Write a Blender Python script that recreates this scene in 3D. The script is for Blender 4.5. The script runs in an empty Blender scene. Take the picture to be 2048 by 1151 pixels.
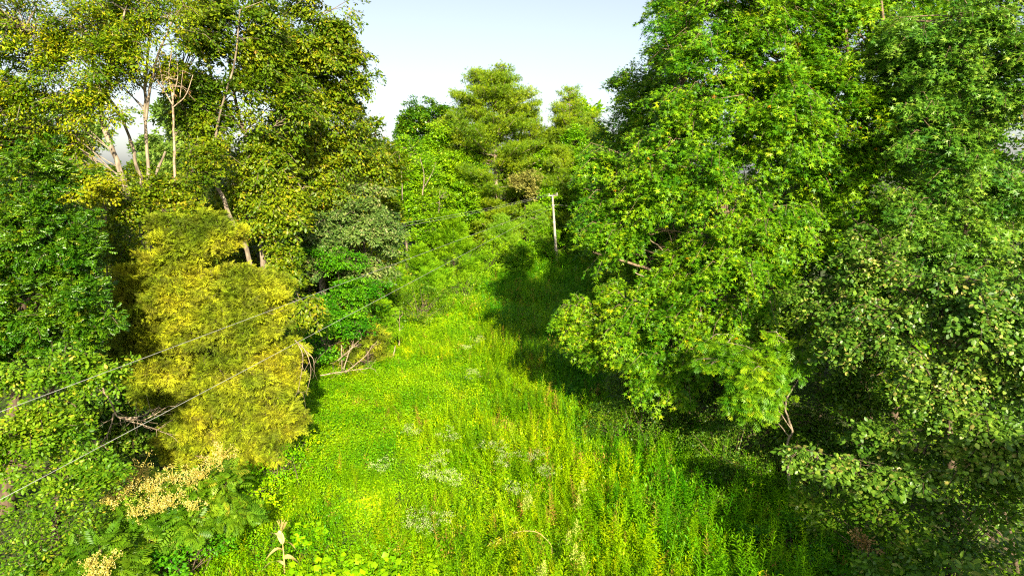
import bpy, math, random
import numpy as np
from math import radians, pi

# ------------------------------------------------------------------ camera, sky, sun
scene = bpy.context.scene
COL = scene.collection
FPX, CX, CY = 1365.0, 1024.0, 575.5
PITCH = radians(10.2)
CAMZ = 11.0
cam_data = bpy.data.cameras.new("camera")
cam_data.sensor_width = 36.0
cam_data.lens = 36.0 * FPX / 2048.0
cam_data.clip_start = 0.1
cam_data.clip_end = 3000.0
cam = bpy.data.objects.new("camera", cam_data)
cam.location = (0, 0, CAMZ)
cam.rotation_euler = (radians(90) - PITCH, 0, 0)
COL.objects.link(cam)
scene.camera = cam

SUN_AZ, SUN_EL = radians(13.0), radians(27.0)      # azimuth to the right of straight behind the camera
to_sun = np.array([math.sin(SUN_AZ) * math.cos(SUN_EL), -math.cos(SUN_AZ) * math.cos(SUN_EL), math.sin(SUN_EL)])
world = bpy.data.worlds.new("World")
scene.world = world
world.use_nodes = True
wn, wl = world.node_tree.nodes, world.node_tree.links
wn.clear()
wo = wn.new("ShaderNodeOutputWorld")
bg = wn.new("ShaderNodeBackground")
sky = wn.new("ShaderNodeTexSky")
sky.sky_type = 'NISHITA'
sky.sun_disc = False
sky.sun_elevation = SUN_EL
sky.sun_rotation = math.atan2(to_sun[0], to_sun[1])
sky.altitude = 200
sky.air_density = 0.9
sky.dust_density = 1.5
sky.ozone_density = 0.8
bg.inputs['Strength'].default_value = 0.08
hz = wn.new('ShaderNodeHueSaturation')   # thin summer haze: a paler blue
hz.inputs['Saturation'].default_value = 0.6
hz.inputs['Value'].default_value = 0.86
wl.new(sky.outputs[0], hz.inputs['Color'])
wl.new(hz.outputs[0], bg.inputs[0])
wl.new(bg.outputs[0], wo.inputs[0])

sd = bpy.data.lights.new("sun", 'SUN')
sd.energy = 5.0
sd.angle = radians(0.5)
sd.color = (1.0, 0.88, 0.64)
sun = bpy.data.objects.new("sun", sd)
COL.objects.link(sun)
from mathutils import Vector
sun.rotation_euler = Vector(to_sun).to_track_quat('Z', 'Y').to_euler()
sun.location = (10, -40, 40)

scene.view_settings.view_transform = 'Standard'
scene.view_settings.look = 'None'
scene.view_settings.gamma = 1.0
scene.view_settings.exposure = 1.4
scene.cycles.pixel_filter_type = 'BLACKMAN_HARRIS'
scene.cycles.filter_width = 1.15
scene.cycles.use_denoising = False
scene.cycles.max_bounces = 6
scene.cycles.diffuse_bounces = 3
scene.cycles.glossy_bounces = 2
scene.cycles.transmission_bounces = 3
scene.cycles.caustics_reflective = False
scene.cycles.caustics_refractive = False

# ------------------------------------------------------------------ helpers
RNG = np.random.default_rng(7)

def at(px, py, d):
    """photo pixel + forward distance in metres -> world point"""
    x, u = (px - CX) / FPX, (CY - py) / FPX
    s = d / (math.cos(PITCH) + u * math.sin(PITCH))
    return np.array([x * s, d, CAMZ + s * (u * math.cos(PITCH) - math.sin(PITCH))])

def unit(a):
    return a / np.maximum(np.linalg.norm(a, axis=-1, keepdims=True), 1e-9)

def wav(p, seed, scale, n=7):
    r = np.random.default_rng(seed)
    k = unit(r.normal(size=(n, 3))) * r.uniform(0.7, 1.5, (n, 1)) * (2 * pi / scale)
    ph = r.uniform(0, 2 * pi, n)
    return np.sin(p @ k.T + ph).sum(1) / math.sqrt(n)

def ground_h(x, y):
    x, y = np.asarray(x, float), np.asarray(y, float)
    return 0.16 * np.sin(x * 0.31 + 1.0) * np.cos(y * 0.17) + 0.10 * np.sin(x * 0.83 + y * 0.57)

class MB:
    """collects vertices, faces and a per-vertex tint, then links them as one mesh object"""
    def __init__(self):
        self.V, self.F, self.T, self.n = [], [], [], 0
    def add(self, V, F, tint=0.5):
        V = np.asarray(V, np.float32).reshape(-1, 3)
        fs = F if isinstance(F, list) else [F]
        for f in fs:
            if len(f):
                self.F.append(np.asarray(f, np.int32) + self.n)
        self.V.append(V)
        self.T.append(np.broadcast_to(np.asarray(tint, np.float32), (len(V),)).astype(np.float32))
        self.n += len(V)
    def build(self, name, mat, parent=None, smooth=True, origin=None):
        V = np.concatenate(self.V); T = np.concatenate(self.T)
        if origin is not None:
            V = V - np.asarray(origin, np.float32)
        me = bpy.data.meshes.new(name)
        me.vertices.add(len(V)); me.vertices.foreach_set('co', V.ravel())
        nl = sum(f.size for f in self.F); npol = sum(len(f) for f in self.F)
        me.loops.add(nl); me.loops.foreach_set('vertex_index', np.concatenate([f.ravel() for f in self.F]))
        tot = np.concatenate([np.full(len(f), f.shape[1], np.int32) for f in self.F])
        st = np.zeros(npol, np.int32); st[1:] = np.cumsum(tot)[:-1]
        me.polygons.add(npol); me.polygons.foreach_set('loop_start', st)
        if not smooth:
            me.polygons.foreach_set('use_smooth', np.zeros(npol, bool))
        a = me.attributes.new('tint', 'FLOAT', 'POINT'); a.data.foreach_set('value', T)
        me.update(calc_edges=True)
        me.materials.append(mat)
        o = bpy.data.objects.new(name, me)
        if origin is not None and parent is None:
            o.location = tuple(float(v) for v in origin)
        o.parent = parent
        COL.objects.link(o)
        global TOTAL
        TOTAL += int((tot - 2).sum())
        return o
TOTAL = 0

def tag(o, label=None, cat=None, group=None, kind=None):
    if label: o['label'] = label
    if cat: o['category'] = cat
    if group: o['group'] = group
    if kind: o['kind'] = kind
    return o

def empty(name, loc):
    o = bpy.data.objects.new(name, None)
    o.location = tuple(float(v) for v in loc)
    o.empty_display_size = 0.5
    COL.objects.link(o)
    return o

def tubes(mb, P, R, sides=4, tint=0.5):
    """P (N,K,3) polylines, R (N,K) radii, as tapered tubes"""
    P = np.asarray(P, float); R = np.asarray(R, float)
    N, K, _ = P.shape
    d = np.empty_like(P)
    d[:, 1:-1] = P[:, 2:] - P[:, :-2]; d[:, 0] = P[:, 1] - P[:, 0]; d[:, -1] = P[:, -1] - P[:, -2]
    d = unit(d)
    ref = np.where(np.abs(d[:, :, 2:3]) > 0.9, np.array([1.0, 0, 0]), np.array([0, 0, 1.0]))
    ref = np.broadcast_to(ref[:, :1], P.shape)
    a = unit(np.cross(d, ref)); b = np.cross(d, a)
    th = np.arange(sides) * 2 * pi / sides
    V = P[:, :, None] + R[:, :, None, None] * (np.cos(th)[None, None, :, None] * a[:, :, None] + np.sin(th)[None, None, :, None] * b[:, :, None])
    i = np.arange(N)[:, None, None] * K * sides + np.arange(K - 1)[None, :, None] * sides
    s = np.arange(sides)[None, None]
    s2 = (s + 1) % sides
    F = np.stack([i + s, i + s2, i + sides + s2, i + sides + s], -1).reshape(-1, 4)
    mb.add(V.reshape(-1, 3), F, tint)
    top = (np.arange(N)[:, None] * K * sides + (K - 1) * sides + np.arange(sides)[None])
    mb.F.append((top + mb.n - N * K * sides).astype(np.int32))

def smooth_path(pts, rad, per=5):
    pts = np.asarray(pts, float); rad = np.asarray(rad, float)
    P = np.vstack([2 * pts[0] - pts[1], pts, 2 * pts[-1] - pts[-2]])
    out, ro = [], []
    for i in range(len(pts) - 1):
        p0, p1, p2, p3 = P[i:i + 4]
        for t in np.linspace(0, 1, per, endpoint=False):
            out.append(0.5 * ((2 * p1) + (-p0 + p2) * t + (2 * p0 - 5 * p1 + 4 * p2 - p3) * t * t + (-p0 + 3 * p1 - 3 * p2 + p3) * t ** 3))
            ro.append(rad[i] * (1 - t) + rad[i + 1] * t)
    out.append(pts[-1]); ro.append(rad[-1])
    return np.array(out), np.array(ro)

def add_path(mb, pts, rad, sides=7, tint=0.5, wob=0.0, per=5, seed=0):
    p, r = smooth_path(pts, rad, per)
    if wob:
        g = np.random.default_rng(seed)
        j = g.normal(size=p.shape) * wob * r[:, None]; j[0] = 0
        p = p + j; r = r * g.uniform(0.88, 1.15, len(r))
    tubes(mb, p[None], r[None], sides, tint)
    return p

# ---- leaf templates: (verts, faces) , length 1 along +y, normal +z
def T(v, f):
    return np.array(v, float), np.array(f, int)
def star():
    c = (0, 0.36, 0.05); v = [c]; f = []
    ang = [-130, -62, 0, 62, 130]; L = [0.42, 0.58, 0.66, 0.58, 0.42]
    for k, (a, l) in enumerate(zip(ang, L)):
        a = radians(a); v.append((math.sin(a) * l, 0.36 + math.cos(a) * l, -0.10 * (k % 2) - 0.04))
    ia = [-172, -96, -31, 31, 96, 172]
    for a in ia:
        a = radians(a); v.append((math.sin(a) * 0.17, 0.36 + math.cos(a) * 0.17, 0))
    for k in range(5):
        f.append((0, 6 + k, 1 + k, 7 + k))
    return T(v, f)
def oval(w=0.3):
    return T([(0, 0, 0), (w, 0.35, -0.08), (w * 0.75, 0.72, -0.10), (0, 1, -0.06), (-w * 0.75, 0.72, -0.10), (-w, 0.35, -0.08), ],
             [(0, 1, 2, 3), (0, 3, 4, 5)])
def rhomb(w=0.25):
    return T([(0, 0, 0), (w, 0.45, -0.05), (0, 1, 0), (-w, 0.45, -0.05)], [(0, 1, 2, 3)])
def oakleaf():
    v = [(0, 0, 0), (0, 0.3, 0.03), (0, 0.55, 0.03), (0, 0.8, 0.0), (0, 1.0, -0.05)]; f = []
    for s in (1, -1):
        for (a, b, w, y) in ((0, 1, 0.2, 0.32), (1, 2, 0.32, 0.62), (2, 3, 0.28, 0.88)):
            i = len(v); v.append((s * w, y, -0.07)); v.append((s * w * 0.75, y - 0.16, -0.03))
            f.append((a, i + 1, i, b))
    f.append((3, 10, 4, 16)) if False else None
    v2 = len(v); v += [(0.1, 0.9, 0), (-0.1, 0.9, 0)]
    f.append((3, v2, 4, v2 + 1))
    return T(v, f)
def pinnate(n=5, w=0.09, ll=0.32):
    v, f = [], []
    def lf(x, y, a, l):
        i = len(v); c, s = math.cos(a), math.sin(a)
        for (lx, ly, lz) in ((0, 0, 0), (w, 0.45, -.04), (0, 1, -.08), (-w, 0.45, -.04)):
            lx, ly = lx, ly * l
            v.append((x + lx * c + ly * s, y - lx * s + ly * c, lz))
        f.append((i, i + 1, i + 2, i + 3))
    for k in range(n):
        y = 0.12 + 0.68 * k / (n - 1); l = ll * (0.75 + 0.5 * math.sin(pi * (k + 1) / (n + 1)))
        for s in (1, -1): lf(0, y, s * radians(62 - 4 * k), l)
    lf(0, 0.8, 0, ll)
    return T(v, f)
def needles(n=9, seed=1, spread=0.9, w=0.022):
    g = np.random.default_rng(seed); v, f = [], []
    for k in range(n):
        th = 2 * pi * k / n + g.uniform(-.3, .3); ph = spread * g.uniform(0.25, 1.0)
        d = np.array([math.sin(ph) * math.cos(th), math.cos(ph), math.sin(ph) * math.sin(th)])
        side = unit(np.cross(d, g.normal(size=3))) * w; i = len(v)
        b = d * 0.05; t = d * g.uniform(0.7, 1.0)
        v += [tuple(b - side), tuple(b + side), tuple(t)]; f.append((i, i + 1, i + 2))
    return T(v, f)
def cedarspray(seed=1):
    g = np.random.default_rng(seed); v, f = [], []
    def sp(b, d, l, w):
        side = unit(np.cross(d, np.array([0.2, 0.1, 1.0]))) * w; i = len(v)
        v.extend([tuple(b - side), tuple(b + side), tuple(b + d * l)]); f.append((i, i + 1, i + 2))
    sp(np.zeros(3), np.array([0, 1., 0]), 1.0, 0.035)
    for k in range(6):
        y = 0.12 + 0.13 * k; s = 1 if k % 2 else -1
        d = unit(np.array([s * g.uniform(.5, .9), 1, g.uniform(-.45, .45)]))
        sp(np.array([0, y, 0]), d, 0.55 * (1.1 - y) * g.uniform(.8, 1.2), 0.045)
    return T(v, f)
STAR, OVAL, ROUND, RHOMB, OAK = star(), oval(0.26), oval(0.42), rhomb(0.27), oakleaf()
LANCE = rhomb(0.15); HIC = rhomb(0.2); OVAL2 = oval(0.34); PINN = pinnate(5, .05, .34); PINN7 = pinnate(6, .052, .30); PINS = pinnate(5, 0.075, 0.34); NEED = needles(11); CEDAR = cedarspray()

def place(mb, tmpl, pos, tip, nrm, size, tint):
    """copies of a leaf template at pos, tip direction tip, facing nrm"""
    v, f = tmpl; N = len(pos)
    if N == 0: return
    t = unit(tip); n = unit(nrm - (nrm * t).sum(1, keepdims=True) * t); x = np.cross(t, n)
    size = np.broadcast_to(np.asarray(size, float), (N,))[:, None, None]
    V = pos[:, None] + size * (v[None, :, 0:1] * x[:, None] + v[None, :, 1:2] * t[:, None] + v[None, :, 2:3] * n[:, None])
    F = (f[None] + (np.arange(N) * len(v))[:, None, None]).reshape(-1, f.shape[1])
    mb.add(V.reshape(-1, 3), F, np.repeat(tint, len(v)))

# ------------------------------------------------------------------ materials
def ramp(nt, fac, stops):
    r = nt.nodes.new('ShaderNodeValToRGB'); e = r.color_ramp.elements
    while len(e) < len(stops): e.new(0.5)
    for k, (p, c) in enumerate(stops):
        e[k].position = p; e[k].color = (*c, 1)
    nt.links.new(fac, r.inputs[0]); return r.outputs[0]

def leaf_mat(name, stops, trans=0.35, rough=0.45, spec=0.35, vary=0.12, vscale=0.6):
    m = bpy.data.materials.new(name); m.use_nodes = True; nt = m.node_tree; N = nt.nodes; N.clear(); L = nt.links
    out = N.new('ShaderNodeOutputMaterial'); at_ = N.new('ShaderNodeAttribute'); at_.attribute_name = 'tint'
    c = ramp(nt, at_.outputs['Fac'], stops)
    nz = N.new('ShaderNodeTexNoise'); nz.inputs['Scale'].default_value = vscale; nz.inputs['Detail'].default_value = 2
    tc = N.new('ShaderNodeTexCoord'); L.new(tc.outputs['Object'], nz.inputs['Vector'])
    hs = N.new('ShaderNodeHueSaturation')
    mr = N.new('ShaderNodeMapRange'); mr.inputs[1].default_value = 0.3; mr.inputs[2].default_value = 0.7
    mr.inputs[3].default_value = 1 - vary * 1.4; mr.inputs[4].default_value = 1 + vary * 1.4
    mh = N.new('ShaderNodeMapRange'); mh.inputs[1].default_value = 0.3; mh.inputs[2].default_value = 0.7
    mh.inputs[3].default_value = 0.5 + vary * 0.12; mh.inputs[4].default_value = 0.5 - vary * 0.12
    L.new(nz.outputs[0], mr.inputs[0]); L.new(nz.outputs[0], mh.inputs[0])
    L.new(mr.outputs[0], hs.inputs['Value']); L.new(mh.outputs[0], hs.inputs['Hue']); L.new(c, hs.inputs['Color'])
    p = N.new('ShaderNodeBsdfPrincipled'); p.inputs['Roughness'].default_value = rough
    p.inputs['Specular IOR Level'].default_value = spec
    L.new(hs.outputs[0], p.inputs['Base Color'])
    tr = N.new('ShaderNodeBsdfTranslucent'); L.new(hs.outputs[0], tr.inputs[0])
    mx = N.new('ShaderNodeMixShader'); mx.inputs[0].default_value = trans
    L.new(p.outputs[0], mx.inputs[1]); L.new(tr.outputs[0], mx.inputs[2]); L.new(mx.outputs[0], out.inputs[0])
    return m

def bark_mat(name, a, b, scale=6.0, stretch=0.25, rough=0.9):
    m = bpy.data.materials.new(name); m.use_nodes = True; nt = m.node_tree; N = nt.nodes; L = nt.links
    p = N['Principled BSDF']; p.inputs['Roughness'].default_value = rough
    tc = N.new('ShaderNodeTexCoord'); mp = N.new('ShaderNodeMapping'); mp.inputs['Scale'].default_value = (1, 1, stretch)
    nz = N.new('ShaderNodeTexNoise'); nz.inputs['Scale'].default_value = scale; nz.inputs['Detail'].default_value = 6
    L.new(tc.outputs['Object'], mp.inputs[0]); L.new(mp.outputs[0], nz.inputs['Vector'])
    c = ramp(nt, nz.outputs[0], [(0.36, a), (0.62, b)]); L.new(c, p.inputs['Base Color'])
    bp = N.new('ShaderNodeBump'); bp.inputs['Strength'].default_value = 0.5; bp.inputs['Distance'].default_value = 0.03
    L.new(nz.outputs[0], bp.inputs['Height']); L.new(bp.outputs[0], p.inputs['Normal'])
    return m

Y = lambda *a: a
M = dict(
    gum=leaf_mat('sweetgum_leaf', [(0, (.05, .18, .003)), (.5, (.145, .335, .005)), (.9, (.27, .46, .008)), (.985, (.40, .45, .01)), (1, (.55, .26, .01))], vary=.16),
    gumb=leaf_mat('sweetgum_leaf_cool', [(0, (.05, .17, .01)), (.5, (.13, .30, .016)), (.93, (.26, .43, .035)), (1, (.34, .40, .05))], vary=.15, spec=.5),
    oakg=leaf_mat('oak_leaf_green', [(0, (.04, .14, .003)), (.5, (.09, .24, .005)), (.9, (.18, .34, .01)), (1, (.34, .36, .02))], rough=.32, spec=.6),
    oaky=leaf_mat('oak_leaf_olive', [(0, (.07, .14, .002)), (.4, (.14, .24, .003)), (.75, (.24, .31, .005)), (.96, (.38, .34, .015)), (1, (.48, .28, .02))], spec=.45, vary=.18),
    oakp=leaf_mat('oak_leaf_pale', [(0, (.06, .14, .02)), (.5, (.14, .24, .04)), (.85, (.26, .32, .09)), (1, (.40, .36, .16))], spec=.4),
    hick=leaf_mat('hickory_leaf_yellowing', [(0, (.07, .16, .002)), (.4, (.16, .27, .003)), (.75, (.30, .36, .004)), (1, (.52, .44, .01))], vary=.2),
    yel=leaf_mat('yellow_leaf', [(0, (.16, .25, .004)), (.5, (.32, .36, .005)), (1, (.46, .42, .01))]),
    elm=leaf_mat('elm_leaf', [(0, (.07, .18, .004)), (.5, (.15, .30, .006)), (.9, (.26, .40, .015)), (1, (.46, .38, .03))], vary=.15),
    cedar=leaf_mat('cedar_foliage_gold', [(0, (.12, .13, .016)), (.3, (.20, .24, .014)), (.7, (.33, .40, .012)), (1, (.45, .54, .016))], trans=.2, vary=.3, vscale=.8, rough=.7, spec=.15),
    cedarg=leaf_mat('cedar_foliage_lime', [(0, (.10, .24, .003)), (.5, (.20, .42, .004)), (1, (.33, .55, .006))], trans=.3, vary=.12, rough=.7, spec=.15),
    pine=leaf_mat('pine_needles', [(0, (.07, .15, .003)), (.5, (.19, .32, .004)), (.9, (.32, .45, .006)), (1, (.40, .42, .02))], trans=.2, vary=.18, vscale=.3),
    pinel=leaf_mat('pine_needles_light', [(0, (.14, .29, .006)), (.5, (.22, .42, .008)), (1, (.34, .50, .02))], trans=.25, vscale=.3),
    lime=leaf_mat('young_tree_leaf', [(0, (.12, .28, .003)), (.5, (.21, .43, .004)), (1, (.36, .54, .006))], vary=.15, vscale=.3),
    vine=leaf_mat('vine_leaf', [(0, (.10, .28, .002)), (.5, (.19, .43, .003)), (1, (.30, .54, .004))], vary=.12),
    dog=leaf_mat('olive_broad_leaf', [(0, (.06, .16, .012)), (.5, (.13, .27, .02)), (.85, (.25, .39, .04)), (1, (.44, .36, .10))], rough=.4, spec=.5, vary=.12),
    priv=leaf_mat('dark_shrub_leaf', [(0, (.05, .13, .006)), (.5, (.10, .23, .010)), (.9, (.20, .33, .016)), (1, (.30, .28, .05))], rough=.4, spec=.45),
    bright=leaf_mat('fresh_green_leaf', [(0, (.04, .20, .003)), (.5, (.10, .33, .004)), (1, (.20, .46, .008))], vary=.15),
    beige=leaf_mat('dry_beige_leaf', [(0, (.20, .20, .04)), (.5, (.30, .30, .06)), (1, (.42, .42, .10))]),
    brown=leaf_mat('dead_brown_leaf', [(0, (.16, .08, .02)), (.5, (.28, .16, .04)), (1, (.42, .28, .10))]),
    farp=leaf_mat('distant_foliage', [(0, (.10, .20, .02)), (.5, (.18, .31, .035)), (1, (.30, .40, .06))], vscale=.25),
    cream=leaf_mat('cream_flower', [(0, (.46, .37, .05)), (.5, (.64, .53, .11)), (1, (.78, .68, .25))], trans=.2),
    white=leaf_mat('white_flower', [(0, (.36, .44, .12)), (1, (.66, .66, .38))], trans=.2),
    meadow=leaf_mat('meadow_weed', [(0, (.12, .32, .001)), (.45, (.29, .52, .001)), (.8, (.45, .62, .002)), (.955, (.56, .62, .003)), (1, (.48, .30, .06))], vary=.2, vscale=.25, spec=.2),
    tuft=leaf_mat('meadow_grass', [(0, (.15, .34, .001)), (.6, (.34, .55, .002)), (.92, (.52, .60, .004)), (1, (.58, .44, .08))], vary=.2, vscale=.2, spec=.2),
    low=leaf_mat('meadow_creeper', [(0, (.10, .34, .001)), (.6, (.265, .54, .002)), (1, (.43, .62, .003))], vary=.2, vscale=.3, spec=.2),
    plume=leaf_mat('goldenrod_plume', [(0, (.28, .36, .04)), (.5, (.42, .48, .07)), (1, (.58, .58, .14))], trans=.2),
    shade_green=leaf_mat('weed_shade_green', [(0, (.07, .28, .002)), (.5, (.17, .45, .003)), (.93, (.28, .56, .005)), (1, (.45, .30, .06))], vary=.2, vscale=.3, spec=.2),  # leafy weed green with the tone of shade put into the colour
    corn=leaf_mat('dry_corn_leaf', [(0, (.50, .34, .10)), (.6, (.70, .54, .22)), (1, (.74, .66, .32))], trans=.3, rough=.6),
    bark=bark_mat('bark_pale', (.09, .07, .05), (.34, .27, .19)),
    barkd=bark_mat('bark_brown', (.05, .035, .022), (.16, .11, .07)),
    barkt=bark_mat('bark_tan', (.08, .055, .035), (.26, .18, .11)),
    barkp=bark_mat('bark_pine', (.16, .10, .07), (.44, .34, .26), 4.0, .4),
    dead=bark_mat('dead_wood', (.20, .14, .09), (.44, .34, .24), 9.0, 1.0),
    pole=bark_mat('weathered_pole_wood', (.26, .23, .19), (.48, .44, .38), 7.0, .08),
    wire=bark_mat('wire_metal', (.36, .36, .33), (.48, .48, .45), 1.0, 1.0, .4),
    iron=bark_mat('galvanised_iron', (.30, .30, .30), (.45, .45, .44), 8.0, 1.0, .5),
    glassy=bark_mat('insulator_porcelain', (.55, .55, .55), (.7, .7, .7), 3.0, 1.0, .25),
)

# ------------------------------------------------------------------ ground
def build_ground():
    xs = np.concatenate([np.linspace(-600, -62, 24), np.linspace(-60, 60, 161), np.linspace(62, 600, 24)])
    ys = np.concatenate([np.linspace(-300, -22, 14), np.linspace(-20, 130, 201), np.linspace(134, 900, 24)])
    X, Yg = np.meshgrid(xs, ys); Z = ground_h(X, Yg)
    V = np.stack([X, Yg, Z], -1).reshape(-1, 3); nx, ny = len(xs), len(ys)
    i = (np.arange(ny - 1)[:, None] * nx + np.arange(nx - 1)[None]).ravel()
    mb = MB(); mb.add(V, np.stack([i, i + 1, i + nx + 1, i + nx], -1))
    m = bpy.data.materials.new('soil_and_moss'); m.use_nodes = True; nt = m.node_tree; N = nt.nodes; L = nt.links
    p = N['Principled BSDF']; p.inputs['Roughness'].default_value = 0.95
    tc = N.new('ShaderNodeTexCoord'); nz = N.new('ShaderNodeTexNoise'); nz.inputs['Scale'].default_value = 1.3; nz.inputs['Detail'].default_value = 8
    L.new(tc.outputs['Object'], nz.inputs['Vector'])
    L.new(ramp(nt, nz.outputs[0], [(.35, (.05, .035, .018)), (.5, (.04, .06, .010)), (.65, (.07, .12, .008))]), p.inputs['Base Color'])
    o = mb.build('ground', m); tag(o, kind='structure')
build_ground()

# ------------------------------------------------------------------ tree builder
def crown_sprays(lobes, seed, dens=1.6, up=0.25, gap=0.35, gap_scale=2.2, axis=None, back=0.3, inner=0.5, flat=0.0):
    """points and directions of leafy sprays filling the shells of a crown's lobes"""
    g = np.random.default_rng(seed); P, D = [], []
    C = np.array([l[0] for l in lobes]); Rr = np.array([l[1] for l in lobes])
    for k, (c, r) in enumerate(lobes):
        a, b, cc = r; area = 4 * pi * (((a * b) ** 1.6 + (a * cc) ** 1.6 + (b * cc) ** 1.6) / 3) ** (1 / 1.6)
        n = int(area * dens * 1.6) + 6
        u = unit(g.normal(size=(n, 3)))
        view = unit(c - np.array([0, 0, CAMZ]))
        keep = g.uniform(size=n) < np.where(u @ view < 0.25, 1.0, back)
        u = u[keep]; n = len(u)
        rf = inner + (1 - inner) * g.uniform(size=n) ** 0.55
        rm = 1 + 0.20 * wav(u * 3, seed + k, 3.0)
        p = c + u * r * (rf * rm)[:, None]
        w = wav(p, seed + 99, gap_scale) + 0.5 * wav(p, seed + 77, gap_scale * 0.45)
        ok = w > -1.0 + gap * 1.6
        for j in range(len(lobes)):
            if j != k:
                q = (p - C[j]) / Rr[j]; ok &= (q * q).sum(1) > (inner * 0.85) ** 2
        p, u = p[ok], u[ok]
        if axis is not None:
            h = p - axis(p[:, 2]); h[:, 2] = 0; h = unit(h)
            d = h * 0.75 + u * 0.5
        else:
            d = u.copy()
        d = d + np.array([0, 0, up]) + g.normal(size=d.shape) * 0.35
        if flat: d[:, 2] *= 1 - flat
        P.append(p); D.append(unit(d))
    return np.concatenate(P), np.concatenate(D), g

def leaves_on_sprays(mb, g, P, D, tmpl, size, per=40, length=1.2, width=0.34, sag=0.25, face_up=0.7, hang=0.0, flat=0.0, tvar=0.25):
    N = len(P); per_i = per; n = N * per_i
    Ls = length * g.uniform(0.6, 1.3, N)
    t = g.uniform(0, 1, (N, per_i)) ** 0.8
    side = unit(np.cross(D, np.array([0, 0, 1.0]))); nn = unit(np.cross(side, D))
    wdt = width * (1.05 - 0.65 * t)
    a = g.normal(size=(N, per_i)) * wdt; b = g.normal(size=(N, per_i)) * wdt * (0.65 - 0.4 * flat)
    pos = P[:, None] + D[:, None] * ((t - 0.55) * Ls[:, None])[..., None] + side[:, None] * a[..., None] + nn[:, None] * b[..., None]
    pos[..., 2] -= sag * (t ** 2) * Ls[:, None]
    tip = D[:, None] * 0.6 + side[:, None] * (np.sign(a) * 0.7)[..., None] + g.normal(size=pos.shape) * 0.45
    tip[..., 2] -= 0.15 + hang
    toc = unit(to_sun * np.array([1, 1, 0.6]))
    nrm = np.array([0, 0, face_up]) + nn[:, None] * 0.35 + D[:, None] * 0.35 + toc * 0.25 + g.normal(size=pos.shape) * 0.42
    st = g.uniform(0, 1, (N, 1))
    tint = np.clip(0.45 + (st - 0.5) * 0.5 + g.normal(size=(N, per_i)) * tvar, 0, 0.96)
    rare = g.uniform(size=(N, per_i)) > 0.9985
    tint[rare] = 1.0
    place(mb, tmpl, pos.reshape(-1, 3), tip.reshape(-1, 3), nrm.reshape(-1, 3), size * g.uniform(0.6, 1.2, n) * np.repeat(g.uniform(.75, 1.22, N), per_i), tint.ravel())
    return Ls

def lobe(px, py, d, rx, rz, ry=None):
    s = d / FPX
    return (at(px, py, d), np.array([rx * s, (ry if ry else 0.75 * (rx + rz) / 2 * s), rz * s]))

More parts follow.
